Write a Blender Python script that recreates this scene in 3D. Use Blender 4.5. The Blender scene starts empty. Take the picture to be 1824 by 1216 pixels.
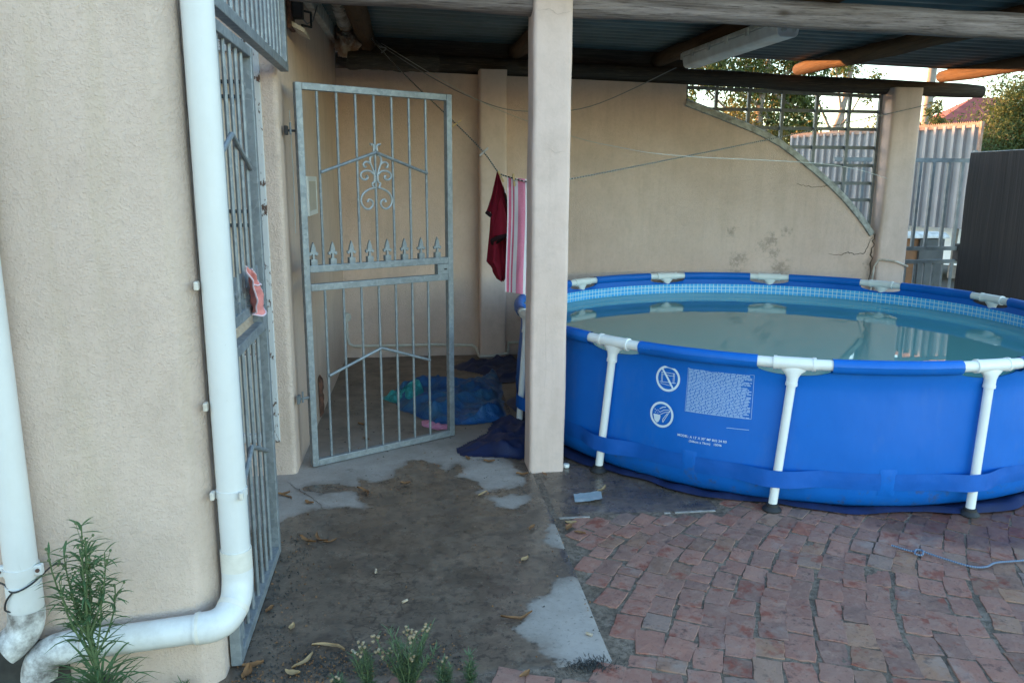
import bpy, bmesh, math, random
import numpy as np
from mathutils import Vector, Matrix, noise

random.seed(7)
R = math.radians
pi = math.pi
scn = bpy.context.scene
col = scn.collection

# ---------------------------------------------------------------- camera
cam = bpy.data.objects.new('camera', bpy.data.cameras.new('camera'))
col.objects.link(cam)
scn.camera = cam
cam.data.sensor_width = 36.0
cam.data.lens = 27.44
cam.data.clip_start = 0.05
cam.data.clip_end = 600.0
PITCH, YAW, ROLL = 0.203, 0.129, 0.006
fw = Vector((math.sin(YAW) * math.cos(PITCH), math.cos(YAW) * math.cos(PITCH), -math.sin(PITCH)))
rt = Vector((math.cos(YAW), -math.sin(YAW), 0))
up = rt.cross(fw)
rt, up = rt * math.cos(ROLL) + up * math.sin(ROLL), up * math.cos(ROLL) - rt * math.sin(ROLL)
M = Matrix((rt, up, -fw)).transposed().to_4x4()
M.translation = Vector((0, 0, 1.581))
cam.matrix_world = M

# ---------------------------------------------------------------- sky, sun, exposure
SUN_AZ, SUN_EL = R(-52), R(6.0)          # low evening sun behind the back wall, to the left
wd = bpy.data.worlds.new('World')
scn.world = wd
wd.use_nodes = True
nt = wd.node_tree
nt.nodes.clear()
sky = nt.nodes.new('ShaderNodeTexSky')
sky.sky_type = 'NISHITA'
sky.sun_disc = False
sky.sun_elevation = SUN_EL
sky.sun_rotation = SUN_AZ
sky.air_density = 1.0
sky.dust_density = 0.4
sky.ozone_density = 1.6
bg = nt.nodes.new('ShaderNodeBackground')
bg.inputs['Strength'].default_value = 0.15
wo = nt.nodes.new('ShaderNodeOutputWorld')
nt.links.new(sky.outputs[0], bg.inputs[0])
nt.links.new(bg.outputs[0], wo.inputs[0])
sun = bpy.data.objects.new('sun', bpy.data.lights.new('sun', 'SUN'))
col.objects.link(sun)
sun.data.energy = 3.0
sun.data.angle = R(0.6)
sun.data.color = (1.0, 0.47, 0.17)
sd = Vector((math.sin(SUN_AZ) * math.cos(SUN_EL), math.cos(SUN_AZ) * math.cos(SUN_EL), math.sin(SUN_EL)))
sun.rotation_euler = sd.to_track_quat('Z', 'Y').to_euler()
vs = scn.view_settings
vs.view_transform = 'Standard'
vs.look = 'None'
vs.exposure = 3.15
vs.gamma = 1.0
vs.use_curve_mapping = False
scn.cycles.max_bounces = 8
scn.cycles.diffuse_bounces = 5

# ---------------------------------------------------------------- helpers: objects
def tag(o, label, cat, group=None):
    o['label'] = label
    o['category'] = cat
    if group:
        o['group'] = group
    return o

def thing(name, label, cat, loc=(0, 0, 0), rz=0.0, group=None):
    o = bpy.data.objects.new(name, None)
    o.empty_display_size = 0.1
    col.objects.link(o)
    o.location = loc
    o.rotation_euler = (0, 0, rz)
    return tag(o, label, cat, group)

class MB:
    """collects faces of one mesh"""
    def __init__(s):
        s.v = []; s.f = []; s.a = []          # a: one float per vertex (length along a tube etc.)
        s.useA = False
    def add(s, vs_, fs_, a=None):
        o = len(s.v)
        s.v += [tuple(p) for p in vs_]
        s.f += [tuple(i + o for i in f) for f in fs_]
        if a is not None: s.useA = True
        s.a += list(a) if a is not None else [0.0] * len(vs_)
        return s
    def box(s, lo, hi):
        x0, y0, z0 = lo; x1, y1, z1 = hi
        return s.add([(x0,y0,z0),(x1,y0,z0),(x1,y1,z0),(x0,y1,z0),(x0,y0,z1),(x1,y0,z1),(x1,y1,z1),(x0,y1,z1)],
                     [(0,3,2,1),(4,5,6,7),(0,1,5,4),(1,2,6,5),(2,3,7,6),(3,0,4,7)])
    def bar(s, p, q, w, h, upv=(0, 0, 1)):
        p, q = Vector(p), Vector(q); d = (q - p).normalized()
        sx = d.cross(Vector(upv))
        if sx.length < 1e-4: sx = d.cross(Vector((1, 0, 0)))
        sx.normalize(); sz = sx.cross(d)
        vv = []
        for c in (p, q):
            for a, b in ((-1,-1),(1,-1),(1,1),(-1,1)):
                vv.append(c + sx * (a * w / 2) + sz * (b * h / 2))
        return s.add(vv, [(0,1,2,3),(7,6,5,4),(0,4,5,1),(1,5,6,2),(2,6,7,3),(3,7,4,0)])
    def tube(s, pts, r, n=10, caps=True, wob=0.0, seed=0, closed=False):
        pts = [Vector(p) for p in pts]; m = len(pts)
        rr = r if isinstance(r, (list, tuple)) else [r] * m
        vv, ff, aa = [], [], []
        prev = None; L = 0.0
        for i, p in enumerate(pts):
            if closed: t = pts[(i + 1) % m] - pts[i - 1]
            else: t = pts[min(i + 1, m - 1)] - pts[max(i - 1, 0)]
            t.normalize()
            if prev is None:
                ref = Vector((0, 0, 1)) if abs(t.z) < 0.9 else Vector((1, 0, 0))
                u = t.cross(ref).normalized()
            else:
                u = prev - t * prev.dot(t); u.normalize()
            prev = u; w = t.cross(u)
            if i: L += (p - pts[i - 1]).length
            for k in range(n):
                a = 2 * pi * k / n
                rad = rr[i]
                if wob: rad *= 1 + wob * noise.noise(Vector((math.cos(a) * 1.3 + seed, math.sin(a) * 1.3, L * 3.1)))
                vv.append(p + u * (math.cos(a) * rad) + w * (math.sin(a) * rad)); aa.append(L)
        for i in range(m if closed else m - 1):
            j = (i + 1) % m
            for k in range(n):
                k2 = (k + 1) % n
                ff.append((i*n+k, i*n+k2, j*n+k2, j*n+k))
        if caps and not closed:
            ff.append(tuple(range(n))[::-1]); ff.append(tuple((m-1)*n + k for k in range(n)))
        return s.add(vv, ff, aa)
    def prism(s, poly, axis, a0, a1):
        """poly: 2-D points; axis 'z': (x,y), 'y': (x,z), 'x': (y,z); extruded from a0 to a1"""
        def mk(p, a):
            return {'z': (p[0], p[1], a), 'y': (p[0], a, p[1]), 'x': (a, p[0], p[1])}[axis]
        n = len(poly)
        vv = [mk(p, a0) for p in poly] + [mk(p, a1) for p in poly]
        ff = [tuple(range(n))[::-1], tuple(range(n, 2 * n))]
        ff += [(i, (i+1) % n, n + (i+1) % n, n + i) for i in range(n)]
        return s.add(vv, ff)
    def lathe(s, c, prof, n=16, axis=(0, 0, 1)):
        ax = Vector(axis).normalized()
        u = ax.cross(Vector((1, 0, 0)) if abs(ax.x) < 0.9 else Vector((0, 1, 0))).normalized(); w = ax.cross(u)
        c = Vector(c); vv, ff = [], []
        for r_, h_ in prof:
            for k in range(n):
                a = 2 * pi * k / n
                vv.append(c + ax * h_ + u * (r_ * math.cos(a)) + w * (r_ * math.sin(a)))
        for i in range(len(prof) - 1):
            for k in range(n):
                ff.append((i*n+k, i*n+(k+1) % n, (i+1)*n+(k+1) % n, (i+1)*n+k))
        ff.append(tuple(range(n))[::-1]); ff.append(tuple((len(prof)-1)*n + k for k in range(n)))
        return s.add(vv, ff)
    def grid(s, fn, nu, nv, cu=False):
        """fn(i,j)->point ; cu closes in u"""
        vv = [fn(i, j) for j in range(nv) for i in range(nu)]
        ff = []
        for j in range(nv - 1):
            for i in range(nu if cu else nu - 1):
                i2 = (i + 1) % nu
                ff.append((j*nu+i, j*nu+i2, (j+1)*nu+i2, (j+1)*nu+i))
        return s.add(vv, ff)
    def mesh(s, name, mat, smooth=False, recalc=True, bevel=0.0):
        me = bpy.data.meshes.new(name)
        me.from_pydata(s.v, [], s.f)
        if s.useA:
            at = me.attributes.new('len', 'FLOAT', 'POINT'); at.data.foreach_set('value', s.a)
        if recalc or bevel:
            bm = bmesh.new(); bm.from_mesh(me)
            if recalc: bmesh.ops.recalc_face_normals(bm, faces=bm.faces)
            if bevel:
                ed = [e for e in bm.edges if len(e.link_faces) == 2 and e.calc_face_angle(0) > 0.6]
                bmesh.ops.bevel(bm, geom=ed, offset=bevel, segments=2, affect='EDGES', profile=0.5)
            bm.to_mesh(me); bm.free()
        if mat: me.materials.append(mat)
        if smooth:
            me.polygons.foreach_set('use_smooth', [True] * len(me.polygons))
            if smooth != 'all':
                me.set_sharp_from_angle(angle=R(38))
        return me
    def build(s, name, mat, parent=None, smooth=False, recalc=True, bevel=0.0, local=False):
        o = bpy.data.objects.new(name, s.mesh(name, mat, smooth, recalc, bevel))
        col.objects.link(o)
        if parent is not None:
            o.parent = parent
            if not local:                     # vertices were given in world coordinates
                o.matrix_parent_inverse = world_of(parent).inverted()
        return o

def world_of(o):
    m = Matrix.LocRotScale(o.location, o.rotation_euler, o.scale)
    if o.parent: m = world_of(o.parent) @ o.matrix_parent_inverse @ m
    return m

def struct(o):
    o['kind'] = 'structure'
    return o
def stuff(o):
    o['kind'] = 'stuff'
    return o

# ---------------------------------------------------------------- helpers: materials
class NT:
    def __init__(s, name):
        s.m = bpy.data.materials.new(name); s.m.use_nodes = True
        s.t = s.m.node_tree; s.t.nodes.clear()
        s.out = s.n('ShaderNodeOutputMaterial')
        s.b = s.n('ShaderNodeBsdfPrincipled')
        s.l(s.b.outputs[0], s.out.inputs[0])
        s._co = None
    def n(s, ty, **k):
        nd = s.t.nodes.new(ty)
        for a, b in k.items(): setattr(nd, a, b)
        return nd
    def l(s, a, b): s.t.links.new(a, b)
    def co(s):
        if not s._co: s._co = s.n('ShaderNodeTexCoord').outputs['Object']
        return s._co
    def mapd(s, scale, src=None, loc=(0, 0, 0)):
        mp = s.n('ShaderNodeMapping'); mp.inputs['Scale'].default_value = scale; mp.inputs['Location'].default_value = loc
        s.l(src or s.co(), mp.inputs[0]); return mp.outputs[0]
    def noise(s, scale, detail=3, rough=0.55, src=None, dist=0.0):
        nd = s.n('ShaderNodeTexNoise'); nd.inputs['Scale'].default_value = scale
        nd.inputs['Detail'].default_value = detail; nd.inputs['Roughness'].default_value = rough
        nd.inputs['Distortion'].default_value = dist
        s.l(src or s.co(), nd.inputs['Vector']); return nd.outputs['Fac']
    def voro(s, scale, src=None, feature='F1', out='Distance'):
        nd = s.n('ShaderNodeTexVoronoi'); nd.feature = feature; nd.inputs['Scale'].default_value = scale
        s.l(src or s.co(), nd.inputs['Vector']); return nd.outputs[out]
    def ramp(s, f, stops):
        nd = s.n('ShaderNodeValToRGB'); el = nd.color_ramp.elements
        while len(el) < len(stops): el.new(0.5)
        for e, (p, c) in zip(el, stops):
            e.position = p; e.color = (c[0], c[1], c[2], 1) if not isinstance(c, (int, float)) else (c, c, c, 1)
        s.l(f, nd.inputs[0]); return nd.outputs[0]
    def math(s, op, a, b=None, clamp=False):
        nd = s.n('ShaderNodeMath', operation=op); nd.use_clamp = clamp
        for i, x in enumerate((a, b)):
            if x is None: continue
            if isinstance(x, (int, float)): nd.inputs[i].default_value = x
            else: s.l(x, nd.inputs[i])
        return nd.outputs[0]
    def mix(s, f, a, b, mode='MIX'):
        nd = s.n('ShaderNodeMix', data_type='RGBA', blend_type=mode)
        for i, x in ((0, f), (6, a), (7, b)):
            if isinstance(x, (int, float)): nd.inputs[i].default_value = x if i == 0 else (x, x, x, 1)
            elif isinstance(x, tuple): nd.inputs[i].default_value = (x[0], x[1], x[2], 1)
            else: s.l(x, nd.inputs[i])
        return nd.outputs[2]
    def sep(s, src=None):
        nd = s.n('ShaderNodeSeparateXYZ'); s.l(src or s.co(), nd.inputs[0]); return nd.outputs
    def attr(s, name):
        nd = s.n('ShaderNodeAttribute'); nd.attribute_name = name; return nd.outputs['Fac']
    def set(s, color=None, rough=None, metal=None, spec=None, **k):
        for key, v in (('Base Color', color), ('Roughness', rough), ('Metallic', metal), ('Specular IOR Level', spec)):
            if v is None: continue
            if isinstance(v, (int, float)): s.b.inputs[key].default_value = v
            elif isinstance(v, tuple): s.b.inputs[key].default_value = (v[0], v[1], v[2], 1)
            else: s.l(v, s.b.inputs[key])
        return s
    def bump(s, h, strength=0.5, dist=0.01, prev=None):
        nd = s.n('ShaderNodeBump'); nd.inputs['Strength'].default_value = strength; nd.inputs['Distance'].default_value = dist
        s.l(h, nd.inputs['Height'])
        if prev is not None: s.l(prev, nd.inputs['Normal'])
        s.l(nd.outputs[0], s.b.inputs['Normal']); return nd.outputs[0]

MAT = {}
def plaster(name, c1, c2, grain, strength, dist, drip=0.35, stain=(0.16, 0.12, 0.08)):
    t = NT(name)
    big = t.noise(1.7, 4, 0.6)
    base = t.mix(t.ramp(big, [(0.35, 0), (0.7, 1)]), c1, c2)
    dr = t.noise(1.0, 5, 0.65, t.mapd((9, 9, 0.7)))
    base = t.mix(t.math('MULTIPLY', t.ramp(dr, [(0.52, 0), (0.75, 1)]), drip), base, stain)
    pat = t.noise(3.6, 6, 0.72, t.mapd((1, 1, 0.6), loc=(4, 2, 1)))
    base = t.mix(t.math('MULTIPLY', t.ramp(pat, [(0.50, 0), (0.70, 1)]), 0.32), base, (c1[0]*.66, c1[1]*.66, c1[2]*.62))
    fine = t.noise(grain * 0.35, 4, 0.7)
    base = t.mix(t.math('MULTIPLY', t.ramp(fine, [(0.3, 1), (0.55, 0)]), 0.18), base, (c1[0]*.55, c1[1]*.52, c1[2]*.48))
    g = t.ramp(t.noise(grain, 3, 0.6), [(0.46, 0), (0.72, 1)])
    g2 = t.noise(grain * 2.6, 2, 0.5)
    h = t.math('ADD', g, t.math('MULTIPLY', g2, 0.35))
    t.bump(h, strength, dist)
    t.set(base, 0.9, spec=0.25)
    MAT[name] = t.m
    return t

plaster('plaster_near', (0.59, 0.465, 0.395), (0.525, 0.41, 0.345), 135, 0.5, 0.005, 0.28, (0.40, 0.33, 0.20))
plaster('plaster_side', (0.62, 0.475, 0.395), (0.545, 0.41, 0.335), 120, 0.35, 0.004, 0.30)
plaster('plaster_block', (0.66, 0.515, 0.435), (0.58, 0.45, 0.37), 95, 0.6, 0.006, 0.2)
plaster('plaster_back', (0.71, 0.54, 0.465), (0.62, 0.46, 0.385), 105, 0.55, 0.005, 0.22, (0.30, 0.22, 0.15))
plaster('plaster_pillar', (0.70, 0.545, 0.485), (0.63, 0.485, 0.425), 40, 0.16, 0.003, 0.15)

def simple(name, c, rough=0.5, metal=0.0, spec=0.5, var=0.0, scale=8.0, c2=None, bump=0.0, bscale=40, bdist=0.002):
    t = NT(name)
    if var or c2:
        d = c2 or tuple(x * (1 - var) for x in c)
        cc = t.mix(t.ramp(t.noise(scale, 4, 0.6), [(0.35, 0), (0.68, 1)]), c, d)
    else:
        cc = c
    t.set(cc, rough, metal, spec)
    if bump: t.bump(t.noise(bscale, 3), bump, bdist)
    MAT[name] = t.m
    return t

# galvanised steel: mottled zinc spangle
t = NT('galvanised')
sp = t.voro(55, out='Color'); 
spv = t.n('ShaderNodeSeparateColor'); t.l(sp, spv.inputs[0])
cc = t.mix(spv.outputs[0], (0.20, 0.225, 0.245), (0.28, 0.31, 0.33))
cc = t.mix(t.math('MULTIPLY', t.ramp(t.noise(9, 5, 0.7), [(0.48, 0), (0.7, 1)]), 0.55), cc, (0.16, 0.17, 0.18))
t.set(cc, t.ramp(t.noise(30, 3), [(0.3, 0.42), (0.7, 0.62)]), 0.35, 0.5)
MAT['galvanised'] = t.m
simple('galv_bright', (0.40, 0.43, 0.45), 0.5, 0.3, 0.5, var=0.15, scale=30)
t = NT('dull_steel')
cc = t.mix(t.ramp(t.noise(11, 4), [(0.35, 0), (0.7, 1)]), (0.13, 0.145, 0.155), (0.20, 0.215, 0.225))
t.set(cc, 0.6, 0.2, 0.4); MAT['dull_steel'] = t.m

# white plastics
t = NT('pvc_white')
z = t.sep()[2]
grime = t.math('MULTIPLY', t.ramp(t.noise(14, 5, 0.7), [(0.45, 0), (0.72, 1)]), t.ramp(z, [(0.0, 0.75), (0.42, 0.06)]))
dust = t.math('MULTIPLY', t.ramp(t.noise(5, 6, 0.7, t.mapd((3, 3, 0.5))), [(0.45, 0), (0.75, 1)]), 0.28)
scr = t.math('MULTIPLY', t.ramp(t.noise(60, 5, 0.8, t.mapd((1, 1, 0.25))), [(0.66, 0), (0.70, 1)]), 0.35)
t.set(t.mix(scr, t.mix(dust, t.mix(grime, (0.61, 0.615, 0.61), (0.25, 0.23, 0.21)), (0.52, 0.50, 0.45)), (0.40, 0.37, 0.33)), 0.42, 0, 0.45); MAT['pvc_white'] = t.m
t = NT('pvc_dirty')
grime = t.ramp(t.noise(13, 6, 0.72), [(0.38, 0), (0.66, 1)])
t.set(t.mix(grime, (0.66, 0.66, 0.65), (0.15, 0.135, 0.125)), 0.55, 0, 0.4); MAT['pvc_dirty'] = t.m
simple('pool_white', (0.78, 0.80, 0.79), 0.35, 0, 0.5, var=0.06, scale=15)
simple('pvc_cream', (0.66, 0.63, 0.57), 0.5, c2=(0.55, 0.52, 0.46), scale=15)
simple('rubber_black', (0.018, 0.018, 0.02), 0.6)
simple('black_iron', (0.03, 0.03, 0.032), 0.6, 0.3)
simple('cream_paint', (0.62, 0.59, 0.54), 0.6, c2=(0.36, 0.30, 0.24), scale=18)
t = NT('frame_paint')                       # peeling white paint over rust
pk = t.ramp(t.noise(38, 5, 0.7, t.mapd((1, 1, 0.5))), [(0.56, 0), (0.60, 1)])
t.set(t.mix(pk, (0.55, 0.56, 0.56), (0.10, 0.055, 0.04)), 0.6, 0, 0.4); t.bump(pk, 0.4, 0.001); MAT['frame_paint'] = t.m
simple('rust', (0.16, 0.07, 0.045), 0.85, c2=(0.05, 0.03, 0.025), scale=40, bump=0.6, bscale=70)
simple('panel_beige', (0.58, 0.53, 0.46), 0.55, c2=(0.50, 0.45, 0.39), scale=5)
t = NT('obscure_glass')
t.set((0.64, 0.54, 0.43), 0.4, 0, 0.4); t.bump(t.voro(55), 0.6, 0.006); MAT['obscure_glass'] = t.m

# timber
def wood(name, axis, c1, c2, c3):
    t = NT(name)
    sc = {'x': (0.9, 16, 16), 'y': (16, 0.9, 16)}[axis]
    g = t.noise(2.2, 8, 0.7, t.mapd(sc), 0.5)
    g2 = t.noise(7, 5, 0.7, t.mapd(sc))
    c = t.mix(t.ramp(g, [(0.36, 0), (0.64, 1)]), c1, c2)
    c = t.mix(t.math('MULTIPLY', t.ramp(g2, [(0.54, 0), (0.68, 1)]), 0.8), c, c3)
    kn = t.ramp(t.voro(2.4, t.mapd({'x': (1, 2.2, 2.2), 'y': (2.2, 1, 2.2)}[axis])), [(0.06, 1), (0.13, 0)])
    c = t.mix(t.math('MULTIPLY', kn, 0.8), c, (0.05, 0.035, 0.025))
    t.set(c, 0.85, 0, 0.25)
    t.bump(t.math('ADD', g, g2), 0.8, 0.010)
    MAT[name] = t.m
wood('wood_grey', 'x', (0.33, 0.285, 0.285), (0.13, 0.105, 0.10), (0.04, 0.03, 0.028))
wood('wood_dark', 'x', (0.09, 0.075, 0.06), (0.05, 0.04, 0.035), (0.14, 0.115, 0.09))
wood('wood_purlin', 'y', (0.12, 0.07, 0.04), (0.07, 0.042, 0.027), (0.04, 0.026, 0.02))
simple('roof_sheet', (0.125, 0.165, 0.175), 0.5, 0.1, 0.5, c2=(0.08, 0.105, 0.112), scale=3)
simple('lamp_body', (0.55, 0.55, 0.53), 0.45, c2=(0.26, 0.25, 0.235), scale=7)
simple('diffuser', (0.68, 0.70, 0.70), 0.35, c2=(0.5, 0.5, 0.49), scale=5)

# concrete slab: 'dry' attribute is a distance field of the dry patches
t = NT('slab_concrete')
dry = t.attr('dry')
nz = t.math('MULTIPLY', t.math('SUBTRACT', t.noise(11, 6, 0.68), 0.5), 0.16)
dm = t.ramp(t.math('ADD', t.math('ADD', dry, nz), 0.5), [(0.492, 0), (0.512, 1)])
soak = t.ramp(t.math('ADD', t.math('ADD', dry, nz), 0.5), [(0.36, 0), (0.50, 1)])
pos = t.sep()
inner = t.ramp(t.math('ADD', pos[1], t.math('MULTIPLY', t.noise(2.3, 3), 0.8)), [(0.0, 0), (1.0, 1)])
deep = t.math('MULTIPLY', t.math('SUBTRACT', t.math('ADD', pos[1], t.math('MULTIPLY', t.noise(2.6, 4), 0.9)), 4.75), 1.7, True)
drycol = t.mix(t.ramp(t.noise(6, 6, 0.7), [(0.35, 0), (0.68, 1)]), (0.40, 0.345, 0.305), (0.29, 0.25, 0.215))
drycol = t.mix(t.ramp(t.noise(70, 4, 0.6), [(0.30, 0.6), (0.42, 0)]), drycol, (0.13, 0.12, 0.11))
dirty = t.mix(t.ramp(t.noise(5, 6, 0.7), [(0.35, 0), (0.65, 1)]), (0.30, 0.235, 0.185), (0.19, 0.15, 0.12))
drycol = t.mix(deep, drycol, dirty)
wetcol = t.mix(t.ramp(t.noise(4.0, 9, 0.74, dist=0.4), [(0.36, 0), (0.64, 1)]), (0.19, 0.138, 0.102), (0.08, 0.059, 0.046))
wetcol = t.mix(t.math('MULTIPLY', t.ramp(t.noise(26, 5, 0.72), [(0.53, 0), (0.60, 1)]), 0.65), wetcol, (0.04, 0.033, 0.03))
wetcol = t.mix(t.math('MULTIPLY', t.ramp(t.noise(13, 5, 0.7, t.mapd((1, 1.4, 1), loc=(3, 1, 0))), [(0.55, 0), (0.66, 1)]), 0.45), wetcol, (0.19, 0.155, 0.12))
dampc = t.mix(0.55, wetcol, drycol)
nz2 = t.math('MULTIPLY', t.math('SUBTRACT', t.noise(5, 6, 0.7, t.mapd((1, 1, 1), loc=(2, 9, 0))), 0.5), 0.34)
half = t.ramp(t.math('ADD', t.math('ADD', dry, nz2), 0.5), [(0.485, 0), (0.56, 1)])
cr = t.ramp(t.voro(17, t.mapd((1.0, 1.5, 0)), 'DISTANCE_TO_EDGE'), [(0.0, 1), (0.07, 0)])
crm = t.math('MULTIPLY', t.math('MULTIPLY', t.ramp(t.noise(2.1, 5, 0.7, t.mapd((1, 1, 1), loc=(1.3, 4.1, 0))), [(0.47, 0), (0.60, 1)]), t.ramp(t.noise(30, 4, 0.7), [(0.42, 0), (0.55, 1)])), cr)
wetcol = t.mix(t.math('MULTIPLY', crm, 0.85), wetcol, (0.028, 0.023, 0.02))
blot = t.ramp(t.noise(7.5, 7, 0.78, t.mapd((1, 1.6, 1), loc=(9, 4, 0))), [(0.56, 0), (0.63, 1)])
wetcol = t.mix(t.math('MULTIPLY', blot, 0.6), wetcol, (0.045, 0.036, 0.031))
c = t.mix(dm, wetcol, t.mix(half, dampc, drycol))
stn = t.ramp(t.noise(3.4, 6, 0.75, t.mapd((1, 1, 1), loc=(7, 2, 0))), [(0.60, 0), (0.66, 1)])
c = t.mix(t.math('MULTIPLY', stn, 0.5), c, (0.07, 0.06, 0.05))
wr = t.ramp(t.noise(6, 5, 0.65), [(0.38, 0.10), (0.62, 0.42)])
t.set(c, t.mix(dm, wr, 0.85), 0, t.mix(dm, 0.5, 0.25))
h = t.math('ADD', t.noise(45, 5, 0.7), t.math('MULTIPLY', t.noise(160, 3), 0.5))
t.bump(h, 0.22, 0.004)
MAT['slab_concrete'] = t.m

# paving bricks: colour differs from brick to brick
t = NT('paving_brick')
oi = t.n('ShaderNodeObjectInfo')
gp = t.n('ShaderNodeNewGeometry').outputs['Position']
cb = t.ramp(oi.outputs['Random'], [(0.0, (0.32, 0.165, 0.125)), (0.20, (0.37, 0.195, 0.145)), (0.36, (0.25, 0.15, 0.12)),
     (0.52, (0.37, 0.205, 0.155)), (0.66, (0.205, 0.125, 0.10)), (0.80, (0.38, 0.22, 0.14)), (0.90, (0.26, 0.195, 0.165)), (1.0, (0.32, 0.13, 0.09))])
vv = t.n('ShaderNodeVectorMath', operation='ADD'); t.l(gp, vv.inputs[0])
cmb = t.n('ShaderNodeCombineXYZ'); t.l(t.math('MULTIPLY', oi.outputs['Random'], 37.0), cmb.inputs[2]); t.l(cmb.outputs[0], vv.inputs[1])
P_ = vv.outputs[0]
cb = t.mix(t.math('MULTIPLY', t.ramp(t.noise(22, 5, 0.7, P_), [(0.45, 0), (0.68, 1)]), 0.6), cb, (0.37, 0.245, 0.19))
cb = t.mix(t.math('MULTIPLY', t.ramp(t.noise(13, 5, 0.75, P_), [(0.58, 0), (0.68, 1)]), 0.8), cb, (0.10, 0.07, 0.065))
cb = t.mix(t.math('MULTIPLY', t.ramp(t.noise(9, 4, 0.7, t.mapd((1, 1, 1), P_, (5, 3, 1))), [(0.56, 0), (0.66, 1)]), 0.75), cb, (0.26, 0.075, 0.05))
cb = t.mix(t.math('MULTIPLY', t.ramp(t.noise(90, 4, 0.7, P_), [(0.60, 0), (0.68, 1)]), 0.6), cb, (0.05, 0.04, 0.035))
cb = t.mix(t.math('MULTIPLY', t.ramp(t.noise(3.2, 5, 0.65, gp), [(0.58, 0), (0.68, 1)]), 0.5), cb, (0.37, 0.31, 0.265))
ps = t.sep(gp)
dx = t.math('MULTIPLY', t.math('SUBTRACT', ps[0], 2.75), 0.62); dy = t.math('SUBTRACT', ps[1], 3.28)
dd = t.math('SQRT', t.math('ADD', t.math('MULTIPLY', dx, dx), t.math('MULTIPLY', dy, dy)))
wet = t.ramp(t.math('ADD', dd, t.math('MULTIPLY', t.noise(5, 5, 0.65, gp), 0.35)), [(0.50, 1), (0.62, 0)])
cb = t.mix(1.0, cb, (0.86, 0.83, 0.85), 'MULTIPLY')
wetf = t.math('MULTIPLY', wet, 0.62)
cb = t.mix(wetf, cb, t.mix(1.0, cb, (0.30, 0.24, 0.24), 'MULTIPLY'))
t.set(cb, t.mix(wet, 0.92, 0.4), 0, 0.15)
t.bump(t.math('ADD', t.noise(60, 5, 0.7, P_), t.noise(14, 4, 0.7, P_)), 0.4, 0.004)
MAT['paving_brick'] = t.m
t = NT('joint_soil')
c = t.mix(t.ramp(t.noise(9, 6, 0.7), [(0.36, 0), (0.62, 1)]), (0.15, 0.108, 0.08), (0.27, 0.21, 0.165))
c = t.mix(t.ramp(t.noise(45, 5, 0.7), [(0.45, 0), (0.6, 0.8)]), c, (0.09, 0.07, 0.055))
t.set(c, 0.95, 0, 0.2); t.bump(t.noise(80, 5, 0.7), 0.8, 0.012); MAT['joint_soil'] = t.m
t = NT('yard_ground')
c = t.mix(t.ramp(t.noise(0.8, 5, 0.6), [(0.35, 0), (0.65, 1)]), (0.10, 0.09, 0.075), (0.06, 0.058, 0.05))
t.set(c, 0.95, 0, 0.2); t.bump(t.noise(30, 4), 0.5, 0.02); MAT['yard_ground'] = t.m

# pool vinyl
t = NT('pool_vinyl')
c = t.mix(t.ramp(t.noise(2.2, 4, 0.6), [(0.35, 0), (0.7, 1)]), (0.003, 0.13, 0.53), (0.003, 0.112, 0.47))
z = t.sep()[2]
low = t.math('MULTIPLY', t.ramp(z, [(0.10, 1), (0.26, 0)]), t.ramp(t.noise(16, 6, 0.75), [(0.55, 0), (0.68, 1)]))
c = t.mix(t.math('MULTIPLY', low, 0.6), c, (0.07, 0.075, 0.10))
c = t.mix(t.math('MULTIPLY', t.ramp(t.noise(7, 6, 0.75, t.mapd((1, 1, 0.35))), [(0.55, 0), (0.75, 1)]), 0.22), c, (0.10, 0.19, 0.42))
c = t.mix(t.ramp(t.noise(120, 4, 0.7), [(0.66, 0), (0.70, 0.55)]), c, (0.03, 0.05, 0.12))
t.set(c, 0.45, 0, 0.3)
wr = t.noise(2.6, 3, 0.5, t.mapd((1.6, 1.6, 0.8)))
t.bump(t.math('ADD', t.math('MULTIPLY', wr, 1.0), t.math('MULTIPLY', t.noise(420, 2), 0.02)), 0.35, 0.03)
MAT['pool_vinyl'] = t.m
simple('strap_blue', (0.004, 0.105, 0.455), 0.5, spec=0.3, c2=(0.0035, 0.088, 0.39), scale=9, bump=0.3, bscale=30, bdist=0.004)
simple('ink_white', (0.62, 0.72, 0.82), 0.55)
simple('ink_pale', (0.34, 0.50, 0.74), 0.55)
t = NT('mosaic_print')
uv = t.n('ShaderNodeUVMap').outputs[0]
xy = t.sep(uv)
fu = t.math('FRACT', t.math('DIVIDE', xy[0], 0.0375)); fv = t.math('FRACT', t.math('DIVIDE', xy[1], 0.031))
line = t.math('MAXIMUM', t.math('LESS_THAN', fu, 0.14), t.math('LESS_THAN', fv, 0.14))
wn = t.n('ShaderNodeTexWhiteNoise', noise_dimensions='2D')
cb2 = t.n('ShaderNodeCombineXYZ')
t.l(t.math('FLOOR', t.math('DIVIDE', xy[0], 0.0375)), cb2.inputs[0]); t.l(t.math('FLOOR', t.math('DIVIDE', xy[1], 0.031)), cb2.inputs[1])
t.l(cb2.outputs[0], wn.inputs['Vector'])
cell = t.mix(wn.outputs['Value'], (0.05, 0.42, 0.86), (0.12, 0.52, 0.90))
t.set(t.mix(line, cell, (0.70, 0.86, 0.90)), 0.4, 0, 0.4); MAT['mosaic_print'] = t.m
t = NT('pool_water')
t.set((0.10, 0.33, 0.32), 0.0, 0, 0.5); t.b.inputs['IOR'].default_value = 1.30
t.bump(t.noise(4, 2, 0.5, t.mapd((1, 2.2, 1))), 0.02, 0.01); MAT['pool_water'] = t.m
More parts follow.
